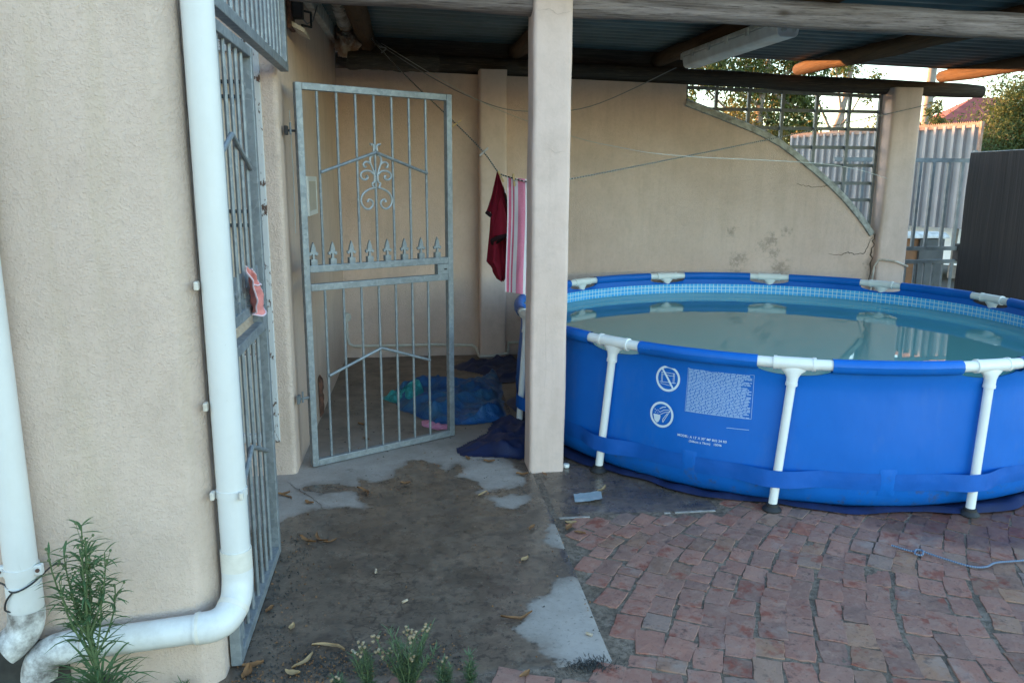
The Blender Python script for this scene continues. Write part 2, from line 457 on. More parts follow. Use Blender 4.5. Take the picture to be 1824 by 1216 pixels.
simple('navy_cloth', (0.008, 0.020, 0.085), 0.6, c2=(0.006, 0.012, 0.05), scale=12, bump=0.3, bscale=60)
t = NT('tarp_blue')
c = t.mix(t.ramp(t.noise(5, 5, 0.65), [(0.4, 0), (0.65, 1)]), (0.010, 0.075, 0.235), (0.035, 0.125, 0.23))
c = t.mix(t.math('MULTIPLY', t.ramp(t.noise(14, 6, 0.75), [(0.5, 0), (0.72, 1)]), 0.4), c, (0.10, 0.14, 0.17))
t.set(c, 0.5, 0, 0.4); t.bump(t.noise(22, 5, 0.65, dist=1.5), 0.7, 0.012); MAT['tarp_blue'] = t.m
t = NT('teal_plastic')
t.set(t.mix(t.noise(40, 4), (0.01, 0.26, 0.29), (0.06, 0.42, 0.42)), 0.35); t.bump(t.noise(38, 4, dist=2.0), 1.0, 0.02); MAT['teal_plastic'] = t.m
simple('pink_cloth', (0.62, 0.20, 0.34), 0.7, c2=(0.70, 0.33, 0.45), scale=40, bump=0.5)
t = NT('shirt_red')
t.set(t.mix(t.noise(7, 4), (0.20, 0.006, 0.020), (0.13, 0.004, 0.014)), 0.85, 0, 0.2); t.bump(t.noise(24, 4, 0.6, dist=0.8), 0.4, 0.01); MAT['shirt_red'] = t.m
simple('cuff_dark', (0.018, 0.006, 0.008), 0.9, spec=0.15)
t = NT('towel_stripe')
x = t.sep(t.n('ShaderNodeUVMap').outputs[0])[0]
st = t.n('ShaderNodeValToRGB'); st.color_ramp.interpolation = 'CONSTANT'
el = st.color_ramp.elements
stops = [(0.0, (0.74, 0.68, 0.70)), (0.05, (0.62, 0.06, 0.16)), (0.16, (0.74, 0.70, 0.72)), (0.21, (0.62, 0.06, 0.16)), (0.27, (0.74, 0.70, 0.72)),
         (0.40, (0.66, 0.15, 0.27)), (0.68, (0.74, 0.72, 0.74)), (0.80, (0.62, 0.06, 0.16)), (0.92, (0.74, 0.7, 0.72))]
while len(el) < len(stops): el.new(0.5)
for e, (p, c) in zip(el, stops): e.position = p; e.color = (*c, 1)
t.l(x, st.inputs[0])
t.set(t.mix(t.math('MULTIPLY', t.noise(160, 3), 0.35), st.outputs[0], (0.75, 0.6, 0.64)), 0.95, 0, 0.1); t.bump(t.noise(240, 2), 0.6, 0.003); MAT['towel_stripe'] = t.m
simple('salmon_cloth', (0.68, 0.25, 0.23), 0.85, c2=(0.58, 0.19, 0.18), scale=20, bump=0.4, bscale=50)
simple('lace_white', (0.66, 0.52, 0.58), 0.8)
def rope_mat(name, ca, cb, pitch):
    t = NT(name)
    f = t.math('FRACT', t.math('DIVIDE', t.attr('len'), pitch))
    t.set(t.mix(t.math('LESS_THAN', f, 0.42), ca, cb), 0.8); MAT[name] = t.m
rope_mat('rope_black_white', (0.02, 0.02, 0.022), (0.42, 0.41, 0.38), 0.022)
rope_mat('rope_blue_white', (0.06, 0.11, 0.22), (0.22, 0.25, 0.29), 0.009)
simple('cord_grey', (0.20, 0.20, 0.21), 0.7)
simple('cord_white', (0.5, 0.5, 0.48), 0.7)
simple('peg_wood', (0.55, 0.36, 0.16), 0.7, var=0.2, scale=30)
simple('peg_grey', (0.35, 0.32, 0.30), 0.7)
simple('leaf_dry', (0.26, 0.125, 0.045), 0.8, c2=(0.17, 0.075, 0.03), scale=30)
simple('leaf_tan', (0.42, 0.28, 0.14), 0.8, c2=(0.30, 0.18, 0.08), scale=30)
simple('packet', (0.26, 0.34, 0.37), 0.4, c2=(0.42, 0.45, 0.46), scale=22)
simple('butt_paper', (0.34, 0.24, 0.14), 0.8, c2=(0.42, 0.36, 0.29), scale=60)
def leafmat(name, ca, cb, tr=0.25):
    t = NT(name)
    c = t.mix(t.noise(3.0, 3), ca, cb)
    t.set(c, 0.6, 0, 0.35)
    tl = t.n('ShaderNodeBsdfTranslucent'); t.l(c, tl.inputs[0])
    mx = t.n('ShaderNodeMixShader'); mx.inputs[0].default_value = tr
    t.l(t.b.outputs[0], mx.inputs[1]); t.l(tl.outputs[0], mx.inputs[2]); t.l(mx.outputs[0], t.out.inputs[0])
    MAT[name] = t.m
leafmat('weed_green', (0.07, 0.135, 0.055), (0.11, 0.19, 0.08), 0.3)
leafmat('weed_grey', (0.085, 0.135, 0.065), (0.12, 0.17, 0.09), 0.25)
leafmat('gum_leaf', (0.055, 0.085, 0.022), (0.10, 0.12, 0.03), 0.35)
leafmat('gum_leaf_warm', (0.10, 0.095, 0.02), (0.15, 0.11, 0.025), 0.35)
leafmat('bush_leaf', (0.05, 0.075, 0.02), (0.09, 0.11, 0.03), 0.3)
simple('bark', (0.30, 0.26, 0.22), 0.9, c2=(0.16, 0.125, 0.10), scale=4)
simple('flower_dry', (0.32, 0.265, 0.18), 0.9, c2=(0.20, 0.135, 0.07), scale=90)
simple('stem_green', (0.075, 0.115, 0.045), 0.7)
simple('ibr_sheet', (0.34, 0.315, 0.315), 0.55, 0.1, 0.4, c2=(0.27, 0.25, 0.25), scale=2)
simple('ibr_rust', (0.36, 0.25, 0.20), 0.8, c2=(0.22, 0.11, 0.07), scale=14)
t = NT('shade_net')
wv = t.noise(1.0, 5, 0.6, t.mapd((14, 14, 0.4)))
t.set(t.mix(wv, (0.010, 0.010, 0.011), (0.028, 0.026, 0.027)), 0.9, 0, 0.2); t.bump(wv, 0.5, 0.04); MAT['shade_net'] = t.m
simple('wall_brown', (0.26, 0.125, 0.06), 0.9, c2=(0.18, 0.09, 0.05), scale=7, bump=0.4)
simple('wall_grey', (0.10, 0.105, 0.11), 0.9, c2=(0.07, 0.072, 0.075), scale=6, bump=0.4)
simple('old_mortar', (0.40, 0.36, 0.33), 0.9, c2=(0.22, 0.19, 0.17), scale=30, bump=0.6)
simple('coping', (0.60, 0.585, 0.56), 0.85, c2=(0.34, 0.32, 0.29), scale=12, bump=0.4)
simple('trim_paint', (0.50, 0.51, 0.495), 0.75, c2=(0.22, 0.215, 0.20), scale=16, bump=0.3)
simple('car_white', (0.80, 0.80, 0.80), 0.25)
simple('car_glass', (0.02, 0.025, 0.03), 0.08)
simple('tyre', (0.02, 0.02, 0.02), 0.8)
simple('rim_alloy', (0.5, 0.5, 0.52), 0.35, 0.8)
simple('tail_red', (0.35, 0.01, 0.01), 0.3)
simple('roof_tile_red', (0.22, 0.05, 0.042), 0.85, c2=(0.30, 0.075, 0.06), scale=2)
simple('roof_grey', (0.22, 0.25, 0.29), 0.7, var=0.2, scale=1)
simple('far_wall', (0.62, 0.56, 0.48), 0.9, var=0.1, scale=1)
simple('pole_wood', (0.25, 0.225, 0.20), 0.9, var=0.3, scale=3)
simple('foam', (0.62, 0.56, 0.48), 0.9, c2=(0.40, 0.22, 0.13), scale=18, bump=1.0, bscale=45, bdist=0.02)
simple('crack', (0.11, 0.08, 0.06), 0.95)
simple('mould', (0.12, 0.10, 0.075), 0.95)
simple('hairline', (0.36, 0.28, 0.235), 0.95)
simple('gully_dark', (0.022, 0.021, 0.02), 0.8, c2=(0.05, 0.048, 0.043), scale=15, bump=0.6)
# mould spots on the back wall (stains with a shape of their own)
t = NT.__new__(NT); t.m = MAT['plaster_back']; t.t = t.m.node_tree; t._co = None
t.b = [n for n in t.t.nodes if n.type == 'BSDF_PRINCIPLED'][0]
base = t.b.inputs['Base Color'].links[0].from_socket
ps = t.sep()
nz = t.noise(20, 6, 0.75)
tot = None
for x, z, r in ((3.06, 0.87, 0.17), (3.38, 1.06, 0.14), (3.52, 1.14, 0.10), (3.49, 0.78, 0.19), (3.3, 0.99, 0.12), (2.98, 1.13, 0.10), (3.03, 0.74, 0.13), (4.42, 1.05, 0.12), (4.40, 0.8, 0.14), (3.42, 0.93, 0.12)):
    dx = t.math('SUBTRACT', ps[0], x); dz = t.math('SUBTRACT', ps[2], z)
    d = t.math('DIVIDE', t.math('SQRT', t.math('ADD', t.math('MULTIPLY', dx, dx), t.math('MULTIPLY', dz, dz))), r)
    m_ = t.math('SUBTRACT', 1.0, d, True)
    tot = m_ if tot is None else t.math('MAXIMUM', tot, m_)
mk = t.ramp(t.math('ADD', tot, t.math('MULTIPLY', t.math('SUBTRACT', nz, 0.5), 2.6)), [(0.45, 0), (1.0, 1)])
mk = t.math('MULTIPLY', mk, t.ramp(tot, [(0.0, 0), (0.25, 1)]))
t.l(t.mix(t.math('MULTIPLY', mk, 0.5), base, (0.17, 0.13, 0.095)), t.b.inputs['Base Color'])

# ---------------------------------------------------------------- ground
b = MB(); b.add([(-150, -80, -0.05), (170, -80, -0.05), (170, 240, -0.05), (-150, 240, -0.05)], [(0, 1, 2, 3)])
struct(b.build('ground', MAT['yard_ground']))
b = MB(); b.add([(-3.0, -1.5, -0.0045), (6.7, -1.5, -0.0045), (6.7, 9.2, -0.0045), (-3.0, 9.2, -0.0045)], [(0, 1, 2, 3)])
bed = struct(b.build('paving_bed', MAT['joint_soil']))

# concrete slab with the field of its dry patches
DRY = [
 [(-0.72,3.47),(-0.651,3.515),(-0.601,3.578),(-0.522,3.653),(-0.486,3.689),(-0.414,3.667),(-0.251,3.662),(-0.272,3.755),(-0.325,3.87),(-0.505,3.861),(-0.565,3.913),(-0.6,3.962),(-0.445,3.999),(-0.31,3.945),(-0.292,4.038),(-0.224,3.99),(-0.124,4.035),(-0.111,4.143),(-0.047,4.305),(0.036,4.296),(0.118,4.223),(0.164,4.112),(0.225,4.21),(0.282,4.151),(0.228,4.045),(0.313,3.945),(0.337,3.848),(0.311,3.783),(0.402,3.817),(0.527,3.842),(0.594,3.913),(0.574,4.074),(0.529,4.3),(0.9,4.6),(1.2,7.4),(-2.5,7.4),(-2.5,3.47)],
 [(0.338,3.721),(0.591,3.751),(0.564,3.631),(0.472,3.579),(0.4,3.608)],
 [(0.6,2.873),(0.525,2.818),(0.49,2.744),(0.426,2.701),(0.398,2.613),(0.347,2.529),(0.355,2.471),(0.406,2.451),(0.433,2.407),(0.421,2.371),(0.457,2.313),(0.5,2.2),(0.72,2.2),(0.74,2.749),(0.638,2.855)],
 [(0.556,3.194),(0.598,3.286),(0.64,3.43),(0.70,3.36),(0.69,3.12),(0.632,3.125),(0.581,3.147)],
]
def sdist(px, py, poly):
    """signed distance, positive inside"""
    P = np.array(poly); Q = np.roll(P, -1, 0)
    d2 = np.full(px.shape, 1e9); ins = np.zeros(px.shape, bool)
    for (ax, ay), (bx, by) in zip(P, Q):
        ex, ey = bx - ax, by - ay
        tt = np.clip(((px - ax) * ex + (py - ay) * ey) / (ex * ex + ey * ey + 1e-12), 0, 1)
        d2 = np.minimum(d2, (px - ax - tt * ex) ** 2 + (py - ay - tt * ey) ** 2)
        cond = ((ay > py) != (by > py)) & (px < (bx - ax) * (py - ay) / (by - ay + 1e-12) + ax)
        ins ^= cond
    return np.where(ins, 1, -1) * np.sqrt(d2)
def slab_part(name, x0, x1, y0, y1, step, parent, zt=0.0):
    nx, ny = int((x1 - x0) / step) + 1, int((y1 - y0) / step) + 1
    xs, ys = np.linspace(x0, x1, nx), np.linspace(y0, y1, ny)
    gx, gy = np.meshgrid(xs, ys)
    f = np.max([sdist(gx, gy, p) for p in DRY], axis=0)
    f = np.clip(f, -0.4, 0.4)
    m = MB()
    def pt(i, j):
        x, y = xs[i], ys[j]
        z = zt + 0.003 * noise.noise(Vector((x * 1.7, y * 1.7, 0)))
        if j == 0 or j == ny - 1 or i == 0 or i == nx - 1:       # worn arris
            z -= 0.006
            if j == 0: y += 0.014 * noise.noise(Vector((x * 9, 3, 0)))
            if i == nx - 1 and y1 < 3.5: x += 0.012 * noise.noise(Vector((y * 9, 5, 0)))
        return (x, y, z)
    m.grid(pt, nx, ny)
    vals = list(f.ravel())
    # skirt
    ring = [i for i in range(nx)] + [nx * j + nx - 1 for j in range(1, ny)] + [nx * (ny - 1) + i for i in range(nx - 2, -1, -1)] + [nx * j for j in range(ny - 2, 0, -1)]
    o = len(m.v)
    for k in ring:
        x, y, z = m.v[k]; m.v.append((x, y, -0.045)); m.a.append(0); vals.append(vals[k])
    n = len(ring)
    for k in range(n): m.f.append((ring[k], o + k, o + (k + 1) % n, ring[(k + 1) % n]))
    ob = m.build(name, MAT['slab_concrete'], parent, smooth=True)
    at = ob.data.attributes.new('dry', 'FLOAT', 'POINT'); at.data.foreach_set('value', vals)
    return ob
slab = struct(slab_part('concrete_slab', -2.3, 0.652, 2.282, 7.06, 0.02, None))
slab2 = struct(slab_part('concrete_apron', 0.658, 1.495, 3.447, 7.06, 0.025, None, -0.002))
b = MB()                                                # pale mortar edge along the apron
for x0, x1 in ((0.68, 0.83), (1.20, 1.23), (1.255, 1.46)):
    b.box((x0, 3.432, -0.02), (x1, 3.4455, -0.001))
b.build('mortar_edge', MAT['old_mortar'], slab2)
def crack_mesh(pts, w, fn, seed=0):
    m = MB(); vv = []; ff = []
    fine = []
    for i in range(len(pts) - 1):
        a, c = pts[i], pts[i + 1]
        for k in range(5):
            tt = k / 5
            fine.append((a[0] + (c[0]-a[0])*tt + random.uniform(-1, 1) * w * 1.6, a[1] + (c[1]-a[1])*tt + random.uniform(-1, 1) * w * 1.6))
    fine.append(pts[-1])
    n = len(fine)
    for i, p in enumerate(fine):
        q = fine[min(i + 1, n - 1)]; r_ = fine[max(i - 1, 0)]
        dx, dy = q[0] - r_[0], q[1] - r_[1]; L = math.hypot(dx, dy) + 1e-9
        ww = w * random.uniform(0.4, 1.0) * (0.35 + 0.65 * min(1, 4 * min(i, n - 1 - i) / n))
        vv += [fn(p[0] - dy / L * ww, p[1] + dx / L * ww), fn(p[0] + dy / L * ww, p[1] - dx / L * ww)]
    for i in range(n - 1): ff.append((2*i, 2*i+1, 2*i+3, 2*i+2))
    return m.add(vv, ff)
crack_mesh([(-0.68, 4.05), (-0.62, 3.95), (-0.53, 3.82), (-0.47, 3.72), (-0.44, 3.62)], 0.0024, lambda x, y: (x, y, 0.0045)).build('crack', MAT['crack'], slab)

# ---------------------------------------------------------------- paving bricks, laid in curving rows
def shift(y):
    tq = y - 2.05
    return 0.35 * tq + 0.165 * tq * tq + 0.05 * tq ** 3
def slope(y):
    tq = y - 2.05
    return 0.35 + 0.33 * tq + 0.15 * tq * tq
def brick_mesh(seed):
    rnd = random.Random(seed); m = MB()
    out = []
    N_ = 16
    for k in range(N_):
        a = 2 * pi * k / N_
        ca, sa = math.cos(a), math.sin(a)
        q = max(abs(ca), abs(sa)); e = 0.82
        x, y = 0.5 * ca / q, 0.5 * sa / q
        rr_ = 0.985 if min(abs(ca), abs(sa)) / q > 0.75 else 1.0
        x *= rr_ * (1 + rnd.uniform(-0.075, 0.045)); y *= rr_ * (1 + rnd.uniform(-0.075, 0.045))
        out.append((x, y))
    ang = rnd.uniform(0, 6.28); tl = rnd.uniform(0, 0.0025)
    def ring(s_, z, j): return [(x * s_, y * s_, z + rnd.uniform(-j, j) + tl * math.cos(math.atan2(y, x) - ang)) for x, y in out]
    vv = ring(1.0, -0.045, 0) + ring(1.0, -0.0022, 0.0008) + ring(0.965, -0.0004, 0.0006) + ring(0.55, 0.0, 0.0008) + [(0, 0, 0.001)]
    ff = []
    for r_ in range(3):
        for k in range(N_):
            k2 = (k + 1) % N_
            ff.append((r_*N_+k, r_*N_+k2, (r_+1)*N_+k2, (r_+1)*N_+k))
    for k in range(N_): ff.append((3*N_+k, 3*N_+(k+1) % N_, 4*N_))
    m.add(vv, ff)
    return m
brick_src = [brick_mesh(100 + i) for i in range(14)]
brick_me = [s_.mesh('brick', MAT['paving_brick']) for s_ in brick_src]
camI = cam.matrix_world.inverted()
def px(p):
    q = camI @ Vector(p)
    if q.z > -0.1: return (-1e5, -1e5)
    return (912 + 1390.2 * q.x / -q.z, 608 - 1390.2 * q.y / -q.z)
spots = []
CX, CY = 2.516, 5.071
rnd = random.Random(3)
for i in range(-22, 48):
    y = 0.9 + rnd.uniform(0, 0.14)
    xc = 0.66 + i * 0.112
    while y < 4.0:
        g = slope(y); cs = 1 / math.sqrt(1 + g * g)
        Ln = 0.137 * (1 + rnd.uniform(-0.22, 0.22)) if rnd.random() > 0.07 else 0.072
        x = xc + shift(y) + rnd.uniform(-0.004, 0.004)
        w = 0.112 * cs
        my = y + Ln * cs / 2; mx = xc + shift(my) + rnd.uniform(-0.007, 0.007) + 0.021 * noise.noise(Vector((i * 0.7, my * 3, 0)))
        y += Ln * cs
        if my > 2.24 and mx < 0.71: continue
        if my > 3.40 and mx < 1.53: continue
        if mx < -0.5 or mx > 4.4: continue
        if math.hypot(mx - CX, my - CY) < 1.70 and my > 3.3: continue
        if 2.45 < mx < 2.75 and my < 2.50 and rnd.random() < 0.5: continue       # bare soil patch at the right
        spots.append((mx, my, -math.atan(g) + rnd.gauss(0, 0.06), w + 0.001 + rnd.uniform(-0.011, 0.004), Ln + rnd.uniform(-0.013, 0.004)))
vis = [s_ for s_ in spots if -30 < px((s_[0], s_[1], 0))[0] < 1860 and px((s_[0], s_[1], 0))[1] < 1250]
vis.sort(key=lambda s_: math.hypot(s_[0], s_[1]))
hid = [s_ for s_ in spots if s_ not in set(vis)] + vis[300:]
vis = vis[:300]
for k, (x, y, rz, w, L_) in enumerate(vis):
    o = bpy.data.objects.new('brick', brick_me[k % len(brick_me)])
    col.objects.link(o); o.parent = bed
    o.location = (x, y, rnd.uniform(-0.0022, 0.0012)); o.scale = (w, L_, 1)
    o.rotation_euler = (rnd.uniform(-0.014, 0.014), rnd.uniform(-0.014, 0.014), rz + (pi if rnd.random() < 0.5 else 0))
b = MB()
for k, (x, y, rz, w, L_) in enumerate(hid):
    s_ = brick_src[k % len(brick_src)]; ca, sa = math.cos(rz), math.sin(rz); dz = rnd.uniform(-0.005, 0.002)
    b.add([(x + vx * w * ca - vy * L_ * sa, y + vx * w * sa + vy * L_ * ca, vz + dz) for vx, vy, vz in s_.v], s_.f)
o = b.build('outer_bricks', MAT['paving_brick'], bed, smooth=True); o['kind'] = 'stuff'

# ---------------------------------------------------------------- house
XW = -0.62
house = thing('house', 'beige rough plastered house with gated porch at left', 'house', (XW, 4.16, 0))
def rnd_corner(cx, cy, r, a0, a1, n=6):
    return [(cx + r * math.cos(R(a0 + (a1 - a0) * k / n)), cy + r * math.sin(R(a0 + (a1 - a0) * k / n))) for k in range(n + 1)]
def rough_wall(name, poly, z0, z1, mat, nz_=60, amp=0.004, parent=house, sub=0.04):
    """vertical wall over a footprint, with an uneven plastered surface"""
    pts = []
    n = len(poly)
    for i in range(n):
        a, c = Vector(poly[i]), Vector(poly[(i + 1) % n])
        k = max(1, int((c - a).length / sub)) if (c - a).length < 1.2 else max(1, int((c - a).length / 0.12))
        for q in range(k): pts.append(a.lerp(c, q / k))
    m = MB(); nn = len(pts)
    cen = Vector((sum(p.x for p in pts) / nn, sum(p.y for p in pts) / nn))
    def pt(i, j):
        p = pts[i]; z = z0 + (z1 - z0) * j / nz_
        d = amp * (noise.noise(Vector((p.x * 3.1, p.y * 3.1, z * 2.3))) + 0.5 * noise.noise(Vector((p.x * 9, p.y * 9, z * 8))))
        q = (p - cen).normalized()
        return (p.x + q.x * d, p.y + q.y * d, z)
    m.grid(pt, nn, nz_ + 1, cu=True)
    m.f.append(tuple(nn * nz_ + i for i in range(nn)))
    return m.build(name, MAT[mat], parent, smooth=True)
rough_wall('wall', [(-4.5, 2.3), (-0.685, 2.299), (-0.674, 2.301), (-0.667, 2.306), (-0.645, 2.328), (-0.626, 2.349), (-0.621, 2.357), (XW, 2.37), (XW, 2.50), (-4.5, 2.50)], -0.05, 3.3, 'plaster_near', 80)
blk = rough_wall('wall', [(-0.724, 4.16)] + rnd_corner(-0.643 - 0.028, 4.188, 0.028, -90, 0) + [(-0.602, 7.038), (-0.75, 7.038)], -0.05, 3.3, 'plaster_block', 80, 0.004)
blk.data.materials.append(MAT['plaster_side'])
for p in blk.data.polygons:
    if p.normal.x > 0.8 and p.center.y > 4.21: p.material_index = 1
for lo, hi in (((-4.5, 4.16, -0.05), (-0.724, 4.26, 0.185)), ((-4.5, 4.16, 2.25), (-0.724, 4.26, 3.3)), ((-4.5, 4.16, 0.185), (-1.62, 4.26, 2.25))):
    MB().box(lo, hi).build('wall', MAT['plaster_block'], house)
MB().box((-2.45, 2.502, -0.05), (-2.3, 4.158, 3.3)).build('wall', MAT['plaster_side'], house)
MB().box((-5.0, 4.17, 3.302), (-0.625, 7.2, 3.42)).build('roof', MAT['roof_grey'], house)
# door in the porch wall: peeling frame, obscure pane, lower panel
door = MB()
for lo, hi in (((-0.79, 4.148, 0.19), (-0.722, 4.235, 2.25)), ((-1.62, 4.148, 0.19), (-1.55, 4.235, 2.25)), ((-1.55, 4.15, 0.19), (-0.79, 4.232, 0.235)), ((-1.55, 4.15, 2.19), (-0.79, 4.232, 2.25))):
    door.box(lo, hi)
door = door.build('door', MAT['frame_paint'], house, bevel=0.004)
MB().box((-1.545, 4.185, 0.24), (-0.80, 4.20, 0.66)).build('door_panel', MAT['panel_beige'], door)
MB().box((-1.545, 4.175, 0.68), (-0.80, 4.21, 0.73)).build('middle_rail', MAT['cream_paint'], door)
MB().box((-1.545, 4.188, 0.74), (-0.80, 4.20, 2.185)).build('pane', MAT['obscure_glass'], door)
for z in (1.35, 1.42, 1.98, 2.05): MB().bar((-1.54, 4.17, z), (-0.80, 4.17, z), 0.012, 0.018).build('glazing_bar', MAT['black_iron'], door)
MB().tube([(-0.812, 4.165, 2.16), (-0.812, 4.165, 1.42), (-0.806, 4.165, 1.36), (-0.812, 4.165, 0.80)], 0.007, 6).build('rod', MAT['black_iron'], door)
MB().tube([(-0.80, 4.165, 0.74), (-0.77, 4.13, 0.745), (-0.755, 4.125, 0.75)], 0.010, 6).build('latch', MAT['rust'], door)
# side wall: vent hole, rusty patch, fascia at the eaves
v = MB()
for lo, hi in (((XW - 0.01, 4.93, 1.36), (XW + 0.012, 4.97, 1.60)), ((XW - 0.01, 5.36, 1.36), (XW + 0.010, 5.40, 1.60)), ((XW - 0.01, 4.97, 1.36), (XW + 0.011, 5.36, 1.39)), ((XW - 0.01, 4.97, 1.57), (XW + 0.011, 5.36, 1.60))):
    v.box(lo, hi)
v = v.build('vent', MAT['pool_white'], house, bevel=0.003)
MB().box((XW + 0.0035, 4.97, 1.39), (XW + 0.007, 5.36, 1.57)).build('vent_plate', MAT['panel_beige'], v)
m = MB()
def rp(i, j):
    y = 5.13 + 0.085 * i / 8; z = 0.02 + 0.28 * j / 12
    e = min(i, 8 - i, j, 12 - j)
    return (XW + (0.016 + 0.012 * noise.noise(Vector((y * 30, z * 30, 1))) if e else -0.004), y + 0.02 * noise.noise(Vector((z * 14, y * 5, 0))), z)
m.grid(rp, 9, 13); m.build('broken_pipe_stub', MAT['rust'], house)
MB().bar((XW + 0.03, 5.0, 2.665), (XW + 0.03, 6.98, 2.735), 0.05, 0.105).build('fascia', MAT['cream_paint'], house, bevel=0.006)
MB().tube([(XW + 0.012, 4.30, 1.93), (XW + 0.013, 4.32, 1.6), (XW + 0.011, 4.31, 1.3)], 0.003, 5).build('wall_cord', MAT['cord_white'], house)

# broken gutter pipe end and foam plug under the eaves
crack_mesh([(2.372 + 0.004 * math.sin(i * 1.7), 0.42 + i * 0.16) for i in range(18)], 0.004, lambda y, z: (XW + 0.0045, y, z)).build('gap_line', MAT['crack'], house)
gp_ = thing('broken_gutter', 'broken white gutter pipe end above the house corner', 'gutter', (-0.5, 6.0, 2.8))
m = MB(); npt = 18
def gut(i, j):
    a = pi * 2 * i / npt; y = 4.9 + 1.55 * j / 6
    return (-0.47 + 0.055 * math.cos(a), y, 2.815 + 0.055 * math.sin(a) - 0.008 * j)
m.grid(gut, npt, 7, cu=True); m.build('pipe', MAT['pvc_dirty'], gp_, smooth='all')
m = MB(); m.tube([(-0.47, 6.42, 2.768), (-0.47, 6.50, 2.764)], 0.062, 18); m.build('collar', MAT['cream_paint'], gp_, smooth=True)
m = MB()
def fo(i, j):
    a = 2 * pi * i / 22; c = pi * j / 14
    d = Vector((math.sin(c) * math.cos(a), math.sin(c) * math.sin(a), math.cos(c)))
    r_ = 0.10 + 0.045 * noise.noise(d * 2.3) + 0.02 * noise.noise(d * 6)
    return (-0.475 + d.x * r_ * 1.0, 6.72 + d.y * r_ * 1.6, 2.66 + d.z * r_ * 1.15)
m.grid(fo, 22, 15, cu=True); fo_ = m.build('foam_plug', MAT['foam'], smooth='all')
tag(fo_, 'lumpy cream and rust foam plug in the eaves corner', 'foam plug')

# bracketed lamp housing on the side wall
fl = thing('wall_bracket', 'rusty wall bracket with black handle high on house side wall', 'bracket', (XW, 4.6, 2.4))
MB().box((XW + 0.0, 4.46, 2.36), (XW + 0.022, 4.60, 2.56)).build('back_plate', MAT['rust'], fl, bevel=0.003)
MB().prism([(XW + 0.022, 2.37), (XW + 0.085, 2.34), (XW + 0.085, 2.36), (XW + 0.022, 2.395)], 'y', 4.47, 4.70).build('shelf', MAT['cream_paint'], fl)
MB().box((XW + 0.022, 4.50, 2.42), (XW + 0.075, 4.57, 2.53)).build('housing', MAT['black_iron'], fl, bevel=0.006)
MB().tube([(XW + 0.06, 4.58, 2.47), (XW + 0.10, 4.66, 2.475), (XW + 0.10, 4.66, 2.40), (XW + 0.06, 4.58, 2.395)], 0.007, 6).build('handle', MAT['black_iron'], fl)
MB().tube([(XW + 0.03, 4.6, 2.47), (XW + 0.05, 4.9, 2.46), (XW + 0.05, 5.2, 2.53), (XW + 0.06, 5.4, 2.66)], 0.004, 6).build('cable', MAT['cord_grey'], fl, smooth=True)

# ---------------------------------------------------------------- back wall with sweeping end
YB = 7.04
bw = thing('back_wall', 'beige rough plastered boundary wall behind the pool with a sweeping curved end', 'wall', (1.5, YB, 0))
curve = [(2.478, 2.29), (2.68, 2.222), (2.90, 2.148), (3.07, 2.09), (3.24, 2.022), (3.41, 1.94), (3.58, 1.83), (3.76, 1.705), (3.935, 1.573), (4.10, 1.43), (4.245, 1.285), (4.33, 1.19), (4.395, 1.105)]
m = MB()
poly = [(-0.78, -0.05), (4.43, -0.05), (4.43, 1.06)] + [(x, z) for x, z in curve[::-1]] + [(2.475, 2.432), (-0.78, 2.506)]
m.prism(poly, 'y', YB, YB + 0.19)
m.build('wall', MAT['plaster_back'], bw)
m = MB()                                                  # painted coping along the sweep
cv = [Vector((x, YB - 0.01, z)) for x, z in curve]
def cop(i, j):
    p = cv[i]; q = cv[min(i + 1, len(cv) - 1)]; r_ = cv[max(i - 1, 0)]
    d = (q - r_).normalized(); nrm = Vector((-d.z, 0, d.x))
    prof = [(-0.045, -0.004), (-0.04, -0.022), (-0.012, -0.024), (-0.008, -0.014), (0.012, -0.016), (0.018, 0.0), (0.018, 0.20), (-0.045, 0.204)][j]
    if nrm.z < 0: nrm = -nrm
    return (p.x + nrm.x * prof[0], YB + prof[1], p.z + nrm.z * prof[0])
m.grid(cop, len(cv), 8); m.build('coping', MAT['trim_paint'], bw, smooth=True)
wy = lambda x, z: (x, YB - 0.003, z)
for pts, w in (([(3.586, 1.57), (3.7, 1.545), (3.812, 1.54), (3.894, 1.556), (3.946, 1.598)], 0.0045),
               ([(3.959, 0.915), (4.098, 0.898), (4.153, 0.93), (4.224, 0.908), (4.33, 0.912), (4.375, 1.02), (4.395, 1.075)], 0.0045),
               ([(4.41, 1.10), (4.415, 0.977), (4.40, 0.869), (4.41, 0.6)], 0.011)):
    crack_mesh(pts, w, wy).build('crack', MAT['crack'], bw)
# pilaster on the back wall
pil = rough_wall('pilaster', rnd_corner(0.628, 6.905, 0.025, 180, 270, 3) + rnd_corner(0.815, 6.905, 0.025, 270, 360, 3) + [(0.84, 7.037), (0.603, 7.037)], -0.02, 2.50, 'plaster_pillar', 40, 0.003, parent=None)
tag(pil, 'narrow beige pilaster standing against the back wall behind the hanging shirt', 'pillar')
